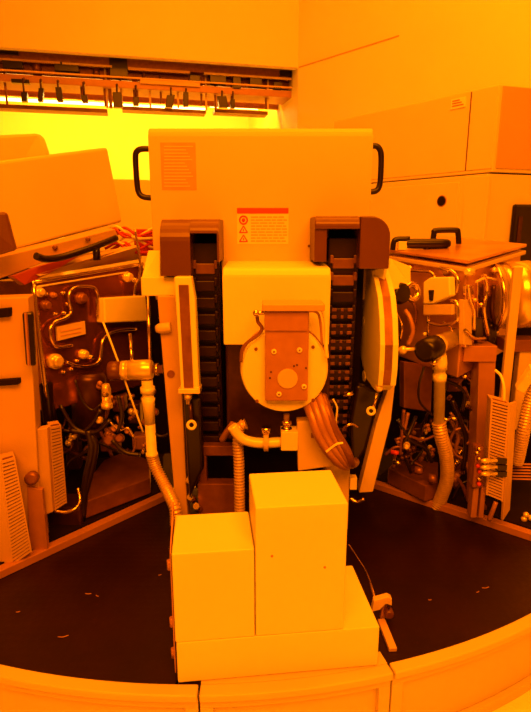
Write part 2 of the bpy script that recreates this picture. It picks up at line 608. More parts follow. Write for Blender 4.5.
dl = thing('deck_plate', 'black dimpled deck sector left of the white boxes', 'deck plate', (CX, CY, .2))
mb = MB(); sector(mb, math.radians(-91), A_L, RI - .002, .2, ZR - .006); mb.build('plate', 'deck', dl)
deck_marks(dl, [(63, 637, .03, .2), (18, 612, .012, .3), (88, 594, .02, .0), (97, 596, .012, -.5), (160, 575, .01, .4)])
dr = thing('deck_plate', 'black dimpled deck sector right of the white boxes', 'deck plate', (CX + .05, CY, .2))
mb = MB(); sector(mb, math.radians(-90.8), A_R, RI - .002, .2, ZR - .006); mb.build('plate', 'deck', dr)
deck_marks(dr, [(486, 588, .025, .2), (478, 592, .012, .5), (430, 600, .010, .1)])


def rim_panel(a0, a1, label, frame=True):
    a0, a1 = math.radians(a0), math.radians(a1)
    am = (a0 + a1) / 2
    t = thing('rim_panel', label, 'platform panel', (CX + 2.0 * math.cos(am), CY + 2.0 * math.sin(am), 0), 'curved panels around the round platform')
    e = .0012
    MB().arc((CX, CY), RI, RI + .038, a0 + e, a1 - e, ZR - .022, ZR).build('rim_cap', 'rim', t, .005, 3)
    MB().arc((CX, CY), RI, RI + .008, a0 + e, a1 - e, .0, ZR - .022).build('skirt', 'rim', t)
    MB().arc((CX, CY), RI + .008, RI + .024, a0 + e, a1 - e, .0, .035).build('bottom_rail', 'rim', t, .002)
    MB().arc((CX, CY), RI + .008, RI + .024, a0 + e, a1 - e, ZR - .05, ZR - .022).build('top_rail', 'rim', t, .002)
    for s in (a0 + e, a1 - e - .016):
        MB().arc((CX, CY), RI + .008, RI + .024, s, s + .016, .035, ZR - .05, 3).build('stile', 'rim', t, .002)
    return t


rim_panel(-160, -89.2, 'curved rim panel of the round platform, left of the white boxes')
mid = rim_panel(-89.2, -75, 'short curved rim panel directly under the white boxes')
MB().arc((CX, CY), RI - .04, RI + .002, math.radians(-89.1), math.radians(-75.1), ZR - .0058, ZR - .0002).build('rim_flange', 'rim', mid)
rim_panel(-75, -10, 'curved rim panel of the round platform, right of the white boxes')

# ------------------------------------------------------------------ three white boxes at the front
B0 = PZ(178, 682, ZR + .001)
YW = math.radians(6.3)
BU = Vector((math.cos(YW), math.sin(YW), 0))
BV = Vector((-math.sin(YW), math.cos(YW), 0))
B0 = B0 - BV * .004


def wbox(u0, u1, z0, z1, d, label, v0=0.0, screws=()):
    t = thing('cover_box', label, 'box', B0 + BU * ((u0 + u1) / 2) + BV * (v0 + d / 2) + Vector((0, 0, z0 - B0.z)), 'white sheet metal boxes on the front edge')
    a, b = B0 + BU * u0 + BV * v0, B0 + BU * u1 + BV * v0
    a.z = b.z = z0
    m2 = MB(); m2.prism([a, b, b + BV * d, a + BV * d], (0, 0, z1 - z0))
    m2.build('shell', 'box', t, .004, 3)
    for (u, z) in screws:
        c = B0 + BU * u + BV * v0
        c.z = z
        MB().steps(c - BV * .002, c + BV * .004, [(0, .0025), (.5, .004), (1, .004)], 10).build('screw', 'bracket', t)
    return t


wbox(0, .512, ZR + .001, .378, .262, 'long low white box along the rim, under the other two boxes')
wbox(-.002, .193, .3785, .622, .18, 'shorter upright white box, left of the tall one')
wbox(.1955, .418, .3785, .729, .185, 'tall white box, highest of the three on the front edge', screws=((.365, .56), (.235, .60)))

# side plate with hinge bumps on the far left of the boxes
hp = thing('hinge_strip', 'thin hinge strip along the left side of the white boxes', 'hinge', B0 - BU * .006 + BV * .05)
a = B0 - BU * .0045 + BV * .02
mb = MB(); mb.prism([a + Vector((0, 0, .012)), a + BV * .16 + Vector((0, 0, .012)), a + BV * .16 + Vector((0, 0, .40)), a + Vector((0, 0, .35))], -BU * .0035)
mb.build('strip', 'bracket', hp, .001)
for z in (.05, .14, .30):
    c = a + BV * .012 + Vector((0, 0, z))
    MB().cyl(c - BU * .006, c - BU * .006 + Vector((0, 0, .025)), .006, seg=12).build('knuckle', 'bracket', hp)

# roller latch right of the boxes
lt = thing('roller_latch', 'small pale arm with a dark roller, right of the long low box', 'latch', PZ(384, 615, ZR))
Yl = 1.34
q = PP([(374, 601), (388, 597), (392, 599), (392, 606), (386, 604), (380, 610), (372, 612)], Yl)
MB().prism(q, (0, .02, 0)).build('arm', 'beige', lt, .002)
c = P(389.5, 615, Yl)
MB().steps(c + Vector((0, -.004, 0)), c + Vector((0, .024, 0)), [(0, .009), (.1, .0135), (.9, .0135), (1, .009)], 20).build('roller', 'housing', lt)
MB().cyl(P(389, 603, Yl) + Vector((0, .01, 0)), c + Vector((0, .01, 0)), .004, seg=8).build('pin', 'darkmetal', lt)
MB().tube(PP([(349, 545, 1.62), (356, 556, 1.56), (365, 570, 1.48), (371, 585, 1.41), (376, 602, 1.35)]), .004).build('pull_rod', 'steel', lt)
q2 = PZ(384, 626, ZR)
MB().prism([PP([(383, 604)], Yl + .02)[0], PP([(388, 604)], Yl + .02)[0], q2 + Vector((.01, .03, 0)), q2 + Vector((-.004, .03, 0))], (0, .012, 0)).build('stand', 'bracket', lt, .001)
# short radial divider from latch to the rim
dv = PZ(381, 622, ZR - .006); dv2 = PZ(393, 652, ZR - .006)
dd = (dv2 - dv)
mb = MB(); w = Vector((dd.y, -dd.x, 0)).normalized() * .011
mb.prism([dv - w, dv2 - w, dv2 + w, dv + w], (0, 0, .012))
tag(mb.build('divider_strip', 'upright', None, .002), 'short pale divider strip between latch and right rim panel', 'strip')

# ------------------------------------------------------------------ central head
H = thing('machine_tower', 'central upright machine with broad flat cover, round motor flange and two black cable chains', 'machine', (0, 2.0, ZR - .006))
YC = 2.0
# base pedestal and dark core
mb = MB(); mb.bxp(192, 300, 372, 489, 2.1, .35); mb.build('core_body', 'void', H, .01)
p = P(280, 470, 2.15)
mb = MB(); mb.box((p.x + .0, 2.28, (ZR - .006 + p.z) / 2 + .0), (.5, .3, p.z - ZR + .006)); mb.build('pedestal', 'darkmetal', H, .01)
# cover
xl, xr = P(150, 180, YC).x, P(371.5, 180, YC).x
zt, zb = P(260, 127, YC).z, P(260, 300, YC).z
mb = MB()
prof = [(0, zb), (0, zt - .03)]
for k in range(7):
    a = PI - k * PI / 12
    prof.append((.03 + .03 * math.cos(a), zt - .03 + .03 * math.sin(a)))
prof += [(.34, zt), (.34, zb)]
mb.prism([Vector((xl, YC + y, z)) for (y, z) in prof], (xr - xl, 0, 0))
cov = mb.build('cover', 'cover', H, .006, 3)
for pts in ([(153, 149), (142, 149), (137, 151.5), (135.5, 158), (137, 183), (139, 193), (144, 197), (154, 198)], [(368, 146), (376, 146), (380, 150), (381.2, 158), (380.5, 178), (379, 187), (375.5, 191), (368, 192)]):
    MB().tube(PP(pts, YC + .05), .0105, 6, 12).build('handle', 'black', cov)
# warning label
mb = MB(); mb.bxp(237, 208.5, 288.5, 244, YC - .0015, .0025); lab = mb.build('warning_label', 'label', cov)
lab['label'] = 'pale warning label with a red header'
mb = MB(); mb.bxp(237, 208, 288.5, 213.5, YC - .003, .0015); mb.build('header_band', 'redband', lab)
m1, m2 = MB(), MB()
for k in range(9):
    y = 216.5 + k * 3.0
    x = 251
    random.seed(k)
    while x < 284:
        w = random.uniform(3, 8)
        m1.bxp(x, y, min(x + w, 287), y + 1.1, YC - .003, .0012)
        x += w + 1.0
m1.build('text_lines', 'print', lab)
m2.torus(P(243.5, 220, YC - .003), (0, 1, 0), px(3.7, YC), px(.7, YC))
m2.sphere(P(243.5, 220, YC - .002), px(1.8, YC), 10)
for yy in (230, 239):
    c = [P(243.5, yy - 4, YC - .002), P(247.5, yy + 2.5, YC - .002), P(239.5, yy + 2.5, YC - .002)]
    for i in range(3):
        m2.cyl(c[i], c[(i + 1) % 3], px(.55, YC), seg=6)
    m2.cyl(P(243.5, yy - 1, YC - .002), P(243.5, yy + 1, YC - .002), px(.5, YC), seg=6)
m2.build('hazard_symbols', 'redband', lab)
mb = MB(); mb.bxp(161, 142.5, 196, 190, YC - .0012, .002); st = mb.build('faded_notice', 'sticker', cov)
st['label'] = 'faded darker notice sheet'
mb = MB()
for k in range(13):
    mb.bxp(164, 146 + k * 3.3, 193 - (k * 7) % 9, 147.2 + k * 3.3, YC - .0022, .0012)
mb.build('printed_line', 'cover', st)
for (x, y) in ((222, 249), (309, 246)):
    c = P(x, y, YC)
    MB().cyl(c - Vector((0, .003, 0)), c + Vector((0, .004, 0)), .005, seg=12).build('cover_screw', 'brown', cov)


# cable chain shrouds
def shroud(xa, xb, y0, y1, Yf, Yb, rad, thick=None):
    """solid with rounded upper front, spanning pixel columns xa-xb at depth Yf"""
    X0, X1 = P(xa, 245, Yf).x, P(xb, 245, Yf).x
    z1, z0 = P(200, y0, Yf).z, P(200, y1, Yf).z
    pr = [(Yf, z0), (Yf, z1 - rad)]
    for k in range(1, 9):
        a = PI - k * PI / 16
        pr.append((Yf + rad + rad * math.cos(a), z1 - rad + rad * math.sin(a)))
    pr += [(Yb, z1), (Yb, z0)]
    return [Vector((X0, y, z)) for (y, z) in pr], Vector((X1 - X0, 0, 0))


mb = MB()
q, v = shroud(160, 190, 219, 276, 1.80, 2.0, .07); mb.prism(q, v)
q, v = shroud(190.2, 218, 219, 233, 1.80, 2.0, .045); mb.prism(q, v)
q, v = shroud(217, 219, 219, 262, 1.80, 2.0, .05); mb.prism(q, v)
sh = mb.build('chain_shroud', 'housing', H, .003)
for f in sh.data.polygons: f.use_smooth = False
mb = MB()
X0, X1 = P(360, 245, 1.80).x, P(390, 245, 1.80).x
z1, z0 = P(330, 216, 1.80).z, P(380, 269, 1.80).z
# right shroud: block with rounded upper right corner
pr = [Vector((X0, 1.80, z0)), Vector((X0, 1.80, z1))]
rr = .065
for k in range(9):
    a = PI / 2 - k * PI / 16
    pr.append(Vector((X1 - rr + rr * math.cos(a), 1.80, z1 - rr + rr * math.sin(a))))
pr.append(Vector((X1, 1.80, z0)))
mb.prism(pr, (0, .2, 0))
q, v = shroud(314.5, 359.8, 216, 229, 1.80, 2.0, .03); mb.prism(q, v)
q, v = shroud(314.5, 327, 217, 262, 1.81, 2.0, .03); mb.prism(q, v)
mb.build('chain_shroud', 'housing', H, .004)


def cable_chain(xa, xb, y0, y1, Yt, Yb, holes):
    X0, X1 = P(xa, 300, Yt).x, P(xb, 300, Yt).x
    w = X1 - X0
    ch = MB()
    zt, zb = P(250, y0, Yt).z, P(250, y1, Yb).z
    ch.prism([Vector((X0 - .006, Yt + .03, zt)), Vector((X1 + .006, Yt + .03, zt)), Vector((X1 + .006, Yb + .03, zb)), Vector((X0 - .006, Yb + .03, zb))], (0, .05, 0))
    c = ch.build('cable_chain', 'chain', H, .004)
    n = 13
    for i in range(n):
        f = (i + .5) / n
        z = zt + (zb - zt) * f
        y = Yt + (Yb - Yt) * f + .035 * max(0, 1 - i / 3) ** 2 * 1.2
        h = abs(zt - zb) / n
        l = MB()
        l.box((X0 + w * .5, y + .012, z), (w * .80, .018, h * .62))
        l.box((X0 + w * .06, y + .014, z + h * .25), (w * .13, .03, h * .5))
        l.box((X0 + w * .94, y + .014, z + h * .25), (w * .13, .03, h * .5))
        l.build('chain_link', 'link' if i < (3 if holes else 2) else 'chain', c, .003)  # upper links paler: the light on them is put into the colour
        if holes and i >= 4:
            l2 = MB()
            for q in (.2, .5, .8):
                for dz in (-.22, .22):
                    l2.box((X0 + w * q, y + .002, z + h * dz), (w * (.18 if q != .5 else .1), .004, h * .2))
            l2.build('link_slot', 'link', c, .001)
    return c


cable_chain(193, 217, 243, 448, 1.84, 1.90, False)
cable_chain(330, 357, 238, 440, 1.84, 1.90, True)
mb = MB(); mb.bxp(188, 232, 223, 450, 1.985, .02); mb.build('chain_backplate', 'void', H)  # dark sheet standing in for the shade behind the chain
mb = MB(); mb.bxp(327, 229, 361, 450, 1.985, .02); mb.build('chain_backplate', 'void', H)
# central housing
X0, X1 = P(223, 305, 1.75).x, P(330, 305, 1.75).x
zt, zb = P(275, 268, 1.75).z, P(275, 345, 1.75).z
pr = [(1.75, zb), (1.75, zt - .03)]
for k in range(7):
    a = PI - k * PI / 12
    pr.append((1.75 + .03 + .03 * math.cos(a), zt - .03 + .03 * math.sin(a)))
pr += [(2.05, zt + .01), (2.05, zb)]
mb = MB(); mb.prism([Vector((X0, y, z)) for (y, z) in pr], (X1 - X0, 0, 0)); mb.build('motor_housing', 'white', H, .005, 3)
mb = MB(); mb.bxp(226, 340, 330, 440, 1.86, .2); mb.build('gearbox', 'darkmetal', H, .01)
# round flange (slightly taller than wide)
c = P(284.5, 371, 1.64)
rx = rz = px(45, 1.66)


def eldisc(mb, c, rx, rz, y0, y1, seg=56):
    mb.prism([Vector((c.x + rx * math.cos(2 * PI * k / seg), y0, c.z + rz * math.sin(2 * PI * k / seg))) for k in range(seg)], (0, y1 - y0, 0))


mb = MB(); eldisc(mb, c, rx * .97, rz * .97, 1.64, 1.66); eldisc(mb, c, rx, rz, 1.655, 1.75); fl = mb.build('motor_flange', 'white', H, .004)
mb = MB(); eldisc(mb, c, rx * 1.03, rz * 1.03, 1.69, 1.71); mb.build('flange_band', 'bracket', fl, .002)
for (x, y) in ((256, 349), (313, 347), (257, 401), (313, 400)):
    q = P(x, y, 1.64); MB().cyl(q - Vector((0, .003, 0)), q + Vector((0, .004, 0)), .0055, seg=12).build('flange_screw', 'brown', fl)
mb = MB(); mb.bxp(265, 311, 308.5, 401, 1.61, .03); mp = mb.build('mounting_plate', 'bracket', H, .003)
mb = MB(); mb.bxp(264.5, 312, 308, 331, 1.602, .008); mb.build('plate_step', 'bracket', mp, .002)
mb = MB(); mb.bxp(262, 304, 325, 311.5, 1.585, .1); mb.build('top_bar', 'upright', H, .004)
for (x, y) in ((274, 351.5), (299.5, 350), (304, 386.5), (279, 394)):
    q = P(x, y, 1.61)
    s = MB().steps(q - Vector((0, .006, 0)), q + Vector((0, .004, 0)), [(0, .006), (.2, .0085), (1, .0085)], 16).build('cap_screw', 'tube', mp)
    MB().cyl(q - Vector((0, .0065, 0)), q, .0035, seg=6).build('hex_socket', 'brown', s)
q = P(287.5, 378.5, 1.61)
MB().cyl(q - Vector((0, .004, 0)), q + Vector((0, .004, 0)), px(10.5, 1.61), seg=32).build('centre_cap', 'beige', mp, .001)
for (x, y) in ((271, 372), (297, 365), (294, 366), (270, 378), (306, 368)):
    q = P(x, y, 1.61)
    MB().cyl(q - Vector((0, .002, 0)), q + Vector((0, .003, 0)), .003, seg=8).build('dowel_hole', 'darkmetal', mp)
q = P(256, 313, 1.6)
MB().sphere(q, px(3.5, 1.6), 12).cyl(q, q + Vector((.03, .01, 0)), .006, seg=10).build('air_fitting', 'steel', H)
MB().tube(PP([(257, 316), (258, 322), (262, 328), (258, 335), (248, 342), (242, 350), (241, 362)], 1.63), .0055).build('air_line', 'brown', H)
MB().tube(PP([(310, 308), (320, 309), (324, 314), (326, 325), (326, 345), (327, 358)], 1.62), .0065).build('air_line', 'tube', H)
MB().tube(PP([(305, 311), (316, 312), (320, 320), (322, 345)], 1.63), .004).build('air_line', 'bracket', H)

# lower fittings
MB().tube(PP([(232, 426), (239, 436), (248, 441), (262, 443), (282, 442)], 1.68), px(5.5, 1.68), 6, 14).build('elbow_pipe', 'tube', H)
q = P(266, 442, 1.68)
MB().cyl(q - Vector((.008, 0, 0)), q + Vector((.008, 0, 0)), px(10, 1.68)).build('pipe_flange', 'beige', H, .002)
mb = MB(); mb.bxp(281, 432, 298, 451, 1.65, .06); mb.build('valve_block', 'white', H, .003)
MB().steps(P(286.5, 434, 1.68), P(286.5, 414, 1.68), [(0, .018), (.3, .018), (.3, .012), (.5, .012), (.5, .017), (.7, .017), (.7, .011), (1, .011)], 18).build('fitting_stack', 'steel', H)
MB().steps(P(266, 436, 1.68), P(266, 427, 1.68), [(0, .012), (.4, .012), (.4, .016), (1, .016)], 14).build('fitting_stack', 'steel', H)
mb = MB(); mb.slab(PP([(297, 422, 1.66), (321, 420, 1.66), (334, 440, 1.66), (343, 465, 1.66), (298, 471, 1.66)]), .05); jb = mb.build('junction_plate', 'beige', H, .003)
mb = MB()
for (x0, y0, x1, y1) in ((311, 433, 314, 438), (315, 434, 318, 437), (319, 434, 323, 435), (319, 436, 322, 437)):
    mb.bxp(x0, y0, x1, y1, 1.6585, .004)
mb.build('printed_mark', 'brown', jb)
for i, (dx, dy, m_) in enumerate(((0, 0, 'bracket'), (6, -3, 'bracket'), (-5, 4, 'bracket'), (10, -2, 'brown'))):
    MB().tube(PP([(312 + dx, 398 + dy, 1.67), (317 + dx, 412 + dy, 1.63), (324 + dx, 432 + dy, 1.61), (336 + dx, 452 + dy * .6, 1.62), (346 + dx * .5, 464 + dy * .4, 1.66), (352 + dx * .3, 462, 1.75)]), px(5.5, 1.62)).build('bundle_cable', m_, H)
MB().tube(PP([(326, 452), (331, 448), (337, 444), (343, 443)], 1.595), .004).build('cable_tie', 'tube', H)
MB().tube(PP([(333, 399), (337, 408), (336, 422), (338, 436)], 1.66), .003).build('thin_wire', 'tube', H)
for (x, y) in ((310, 474), (318, 475), (302, 473)):
    MB().steps(P(x, y - 4, 1.7), P(x, y + 8, 1.7), [(0, .006), (.5, .006), (.5, .010), (1, .010)], 12).build('hose_nipple', 'steel', H)
mb = MB(); mb.bxp(325, 466, 349, 530, 1.75, .08); mb.build('front_post', 'beige', H, .004)
MB().hose(PP([(246, 424, 1.72), (240, 427, 1.72), (238, 440, 1.72), (239, 465, 1.72), (240, 520, 1.72)]), px(6, 1.72), .011).build('ribbed_hose', 'hose', H)
mb = MB(); mb.bxp(200, 446, 236, 456, 1.86, .04); mb.bxp(200, 456, 207, 518, 1.86, .04); mb.bxp(198, 484, 236, 525, 1.84, .05); mb.build('lower_frame', 'brown', H, .003)
MB().tube(PP([(222, 440, 1.8), (227, 432, 1.78), (233, 424, 1.76)]), .012).build('elbow_pipe', 'bracket', H)
for (x, y) in ((190, 497), (196, 506), (189, 480)):
    MB().cyl(P(x, y, 1.80), P(x + 4, y + 3, 1.84), .012, seg=12).build('small_fitting', 'steel', H)

# left column, bracket, guard, strut
mb = MB(); mb.prism(PP([(157, 296), (178, 296), (188, 524), (177, 524)], 1.82), (0, .07, 0)); lc = mb.build('side_column', 'upright', H, .004)
q = P(171, 374, 1.82)
MB().cyl(q - Vector((0, .003, 0)), q + Vector((0, .01, 0)), px(4, 1.82), seg=20).build('bolt_recess', 'brown', lc)
MB().steps(P(156, 329, 1.81), P(171, 327, 1.81), [(0, .012), (.2, .017), (.9, .018), (1, .016)], 18).build('round_knob', 'beige', lc)
mb = MB(); mb.slab(PP([(141, 279, 1.86), (148, 250, 1.95), (160, 250, 1.95), (160, 279, 1.84)]), .05)
mb.bxp(141, 277, 177, 296, 1.83, .12); mb.build('shoulder_bracket', 'white', H, .004)
mb = MB(); mb.prism(PP([(174, 277), (191, 277), (195, 300), (199, 388), (196, 393), (181, 393), (178, 340)], 1.74), (0, .05, 0)); lg = mb.build('side_guard', 'white', H, .004)
mb = MB(); mb.prism(PP([(178.5, 285), (188.5, 285), (193.5, 388), (184, 388)], 1.737), (0, .01, 0)); mb.build('guard_slot', 'brown', lg)
mb = MB(); mb.bxp(178, 389, 200, 394, 1.725, .06); mb.build('guard_clip', 'brass', lg, .002)
MB().steps(P(188, 394, 1.75), P(188, 404, 1.75), [(0, .013), (.5, .013), (.5, .008), (1, .006)], 14).build('guard_pin', 'brass', lg)
mb = MB(); mb.prism(PP([(183, 398), (201, 398), (203, 470), (189, 500)], 1.78), (0, .05, 0)); mb.build('strut_body', 'black', H, .01)
MB().cyl(P(190, 404, 1.76), P(192, 425, 1.76), .006, seg=10).build('strut_rod', 'darkmetal', H)
MB().torus(P(191.5, 425, 1.75), (0.2, -1, .3), px(4, 1.75), px(1.6, 1.75)).build('strut_eye', 'tube', H)

# right bracket, curved guard, leg, strut
mb = MB(); mb.slab(PP([(384, 266, 1.84), (390, 258, 1.98), (411, 266, 1.98), (411, 287, 1.98), (388, 290, 1.84), (384, 288, 1.84)]), .05); mb.build('shoulder_bracket', 'white', H, .004)
GX = P(380, 345, 1.70).x                   # the guard is a D-shaped plate seen from its inner side


def GP(x, y):
    return PV(x, y, Vector((GX, 0, 0)), Vector((1, 0, 0)))


front = [(370.5, 267), (374.5, 281), (377.5, 296), (379.3, 318), (380, 345), (379, 370), (377.5, 385)]
back = [(374, 390), (366, 379), (359, 352), (357, 315), (358, 285), (363, 270)]
fr = [GP(x, y) for (x, y) in front]
mb = MB(); mb.prism(fr + [GP(x, y) for (x, y) in back], (.058, 0, 0)); rg = mb.build('side_guard', 'white', H, .004, 2)


def edge_strip(x0, x1, i0, i1, th):
    m_ = MB()
    for i in range(i0, i1):
        p, q = fr[i] + Vector((x0, -th, 0)), fr[i + 1] + Vector((x0, -th, 0))
        m_.prism([p, p + Vector((x1 - x0, 0, 0)), q + Vector((x1 - x0, 0, 0)), q], (0, th + .003, 0))
    return m_


edge_strip(.016, .040, 0, 6, .003).build('guard_slot', 'brown', rg)
edge_strip(.0, .015, 0, 6, .006).build('guard_edge', 'white', rg)
edge_strip(.041, .058, 0, 6, .006).build('guard_edge', 'white', rg)
for (x, y) in ((363, 322), (364, 376)):
    q = GP(x, y)
    m_ = MB(); m_.prism([q + Vector((-.0015, .03 * math.cos(2 * PI * k / 20), .02 * math.sin(2 * PI * k / 20))) for k in range(20)], (.003, 0, 0)); m_.build('oval_sticker', 'tube', rg)
MB().sphere(P(379, 388, 1.725), .014).build('guard_pin', 'brass', rg)
mb = MB(); mb.prism(PP([(388, 388), (396, 376), (391, 420), (373, 492), (359, 493), (376, 425)], 1.80), (0, .05, 0)); mb.build('slanted_leg', 'beige', H, .003)
mb = MB(); mb.prism(PP([(357, 385), (384, 392), (376, 412), (366, 450), (352, 470), (350, 420)], 1.83), (0, .05, 0)); mb.build('strut_body', 'black', H, .01)
MB().cyl(P(377, 393, 1.77), P(373, 409, 1.77), .005, seg=10).build('strut_rod', 'steel', H)
MB().torus(P(371, 411, 1.765), (-.2, -1, .3), px(3.6, 1.76), px(1.5, 1.76)).build('strut_eye', 'tube', H)
MB().steps(P(343, 396, 1.8), P(353, 393, 1.8), [(0, .006), (1, .009)], 12).build('small_fitting', 'steel', H)
MB().tube(PP([(343, 428, 1.74), (351, 424, 1.74), (358, 427, 1.78)]), .005).build('small_fitting', 'steel', H)
mb = MB(); mb.bxp(350, 478, 357, 490, 1.74, .03); mb.build('limit_switch', 'tube', H, .002)
MB().tube(PP([(350, 498, 1.76), (357, 502, 1.75), (364, 499, 1.74)]), .006).build('hose_nipple', 'steel', H)

# ------------------------------------------------------------------ left module
L = thing('process_module', 'left dark-panelled machine module with looped tubing and white upright frame', 'machine', (-.9, 2.1, ZR - .006))
ra, rb = LEND.copy(), LB.copy()
rd = (rb - ra).normalized()
ra = ra + rd * .06
rn = Vector((-rd.y, rd.x, 0))
ra, rb = ra + rn * .002, rb + rn * .002
rn = Vector((-rd.y, rd.x, 0))              # away from the deck, into the module
zb0 = ZR - .006
mb = MB(); mb.prism([Vector((p.x, p.y, zb0)) for p in (ra, rb, rb + rn * .035, ra + rn * .035)], (0, 0, .028)); mb.build('edge_rail', 'rail', L, .002)
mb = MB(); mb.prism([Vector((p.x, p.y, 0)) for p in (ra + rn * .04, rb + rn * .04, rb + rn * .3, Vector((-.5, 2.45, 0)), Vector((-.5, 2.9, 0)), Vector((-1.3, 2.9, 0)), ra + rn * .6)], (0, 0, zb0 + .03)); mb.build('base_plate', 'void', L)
mb = MB(); mb.prism([Vector(p) for p in ((-1.35, 2.35, zb0 + .03), (-.47, 2.5, zb0 + .03), (-.47, 2.9, zb0 + .03), (-1.3, 2.9, zb0 + .03))], (0, 0, .88)); mb.build('dark_backing', 'void', L)  # dark backdrop box, painted shade for the module's insides
# sloped brown tray on the base
t0 = [PZ(x, y, ZR + .10) for (x, y) in ((82, 503), (150, 478), (150, 461), (128, 450), (104, 460), (90, 478))]
mb = MB(); mb.prism(t0, (0, .0, -.07)); mb.build('base_tray', 'brown', L, .004)
# upper cover
LC0, LC1 = P(-45, 166, 1.75), P(108, 147, 2.35)
LCN = (LC1 - LC0).cross(P(40, 245, 1.98) - LC0).normalized()
mb = MB(); mb.slab([LC0, LC1, PV(123, 222, LC0, LCN), PV(-45, 266, LC0, LCN)], .45); lcov = mb.build('cover', 'cover', L, .012, 3)
mb = MB(); mb.slab(PP([(-25, 212, 1.66), (7, 212, 1.70), (17, 250, 1.70), (-25, 262, 1.66)]), .06); mb.build('chain_shroud', 'housing', L, .008)
mb = MB(); mb.slab(PP([(-45, 268, 1.66), (115, 229, 2.22), (119, 237, 2.24), (100, 244, 2.16), (40, 264, 1.92), (-45, 296, 1.66)]), .05); rl = mb.build('handle_rail', 'upright', L, .003)
for (x, y, Y) in ((55, 247.5, 1.97), (88, 239, 2.09)):
    q = P(x, y, Y); d = Vector((.25, -1, 0)).normalized() * .012
    MB().steps(q + d, q - d, [(0, .005), (.3, .009), (1, .009)], 14).build('rail_screw', 'brown', rl)
MB().tube(PP([(36, 256, 1.82), (46, 259, 1.86), (62, 257, 1.92), (85, 250, 2.0), (104, 243, 2.08), (116, 238, 2.14)]), .0125, 6, 12).build('grab_bar', 'black', L)
MB().cyl(P(96, 246, 2.05), P(97, 260, 2.05), .014, seg=12).build('bar_post', 'black', L)
mb = MB(); mb.slab(PP([(12, 276, 1.80), (40, 266, 1.88), (82, 254, 2.04), (60, 268, 1.95), (25, 285, 1.82)]), .03); mb.build('red_flap', 'darkred', L, .002)
mb = MB(); mb.slab(PP([(40, 277, 1.9), (82, 256, 2.1), (140, 246, 2.3), (142, 259, 2.45), (40, 276, 1.85)]), .02); mb.build('top_plate', 'beige', L, .002)
random.seed(3)
for i in range(9):
    x0 = 100 + random.uniform(-4, 20); y0 = 240 + random.uniform(-6, 12)
    MB().tube(PP([(x0, y0, 2.35), (x0 + 12, y0 - random.uniform(2, 9), 2.32), (x0 + 24, y0 + random.uniform(-5, 3), 2.32), (153, 228 + i * 3.4, 2.36)]), .006).build('red_cable', 'red' if i % 3 else 'tube', L)
mb = MB(); mb.bxp(134, 229, 156, 256, 2.40, .05); mb.build('cable_box', 'red', L, .004)
MB().tube(PP([(135, 229, 2.2), (138, 248, 2.2), (140, 262, 2.2), (139, 278, 2.2), (135, 285, 2.2), (134, 296, 2.2)]), .005).build('air_line', 'steel', L)
# polished dark panel
pn = [P(33, 281, 1.86), P(143, 263, 2.3), None, P(48, 412, 1.84)]
PN_ = (pn[1] - pn[0]).cross(pn[3] - pn[0]).normalized()
if PN_.y > 0:
    PN_ = -PN_
pn[2] = PV(152, 382, pn[0], PN_)
mb = MB(); mb.slab(pn, .25); pan = mb.build('polished_panel', 'mirror', L, .004)


def LP(pts, off=.02):           # on the polished panel, off metres in front of it
    return [PV(x, y, pn[0] + PN_ * off, PN_) for (x, y) in pts]


MB().tube(LP([(33, 281), (40, 345), (47, 400)], .006), .009, 4).build('panel_edge', 'steel', pan)
MB().tube(LP([(33, 282), (88, 273), (143, 264)], .006), .007, 4).build('panel_edge', 'steel', pan)
MB().tube(LP([(36, 287), (88, 278.5), (128, 272)], .004), .0035, 4).build('panel_edge', 'tube', pan)
MB().tube(LP([(97, 316), (98, 300), (96, 290), (90, 286.5), (77, 287), (70, 292), (69, 302), (71, 312), (65, 318), (55, 322), (50, 330), (52, 341), (58, 347), (72, 345)]), .0062, 6, 12).build('looped_tube', 'steel', L)
MB().tube(LP([(66, 362), (77, 366), (90, 366), (99, 361), (101, 350), (103, 340), (110, 333), (122, 330), (136, 329)]), .0062, 6, 12).build('looped_tube', 'steel', L)
mb = MB(); mb.slab(LP([(57, 327), (85, 321), (86, 334), (58, 341)], .014), .01); lp_ = mb.build('name_plate', 'beige', L, .001)
mb = MB()
for (x, y) in ((61, 331), (61, 335)):
    mb.slab(LP([(x, y), (x + 20, y - 4), (x + 20, y - 3), (x, y + 1)], .0165), .003)
mb.build('printed_line', 'print', lp_)
for (x, y, r, m_) in ((79, 298, 6, 'brown'), (38, 292, 5, 'brass'), (53, 361, 8, 'brass'), (82, 354, 5, 'brass'), (44, 305, 5, 'brown'), (62, 293, 2, 'steel'), (54, 314, 2, 'steel'), (63, 313, 2, 'steel'), (45, 294, 2.2, 'steel'), (67, 304, 2, 'steel'), (52, 295, 3, 'bracket'), (89, 357, 3, 'steel'), (126, 277, 5, 'brass'), (133, 280, 2.5, 'steel'), (62, 372, 2, 'steel'), (70, 369, 2, 'steel'), (76, 361, 2, 'steel')):
    q = LP([(x, y)], 0)[0]; d = PN_
    r = px(r, q.y)
    MB().steps(q - d * .01, q + d * (.012 + r), [(0, r), (.6, r), (.6, r * .8), (.9, r * .75), (1, r * .5)], 16).build('valve_knob' if r > .012 else 'panel_bolt', m_, L)
mb = MB(); mb.slab(LP([(104, 298), (146, 295.5), (148, 321), (105, 323)], .05), .05); mb.build('valve_box', 'white', L, .006, 3)
mb = MB(); mb.slab(PP([(22, 313, 1.62), (33, 312, 1.63), (36, 366, 1.62), (26, 366, 1.61)]), .04); mb.build('dark_handle', 'black', L, .006)
mb = MB(); mb.slab(PP([(24, 313, 1.614), (26, 313, 1.614), (29.5, 366, 1.605), (27.5, 366, 1.605)]), .01); mb.build('handle_trim', 'bracket', L)
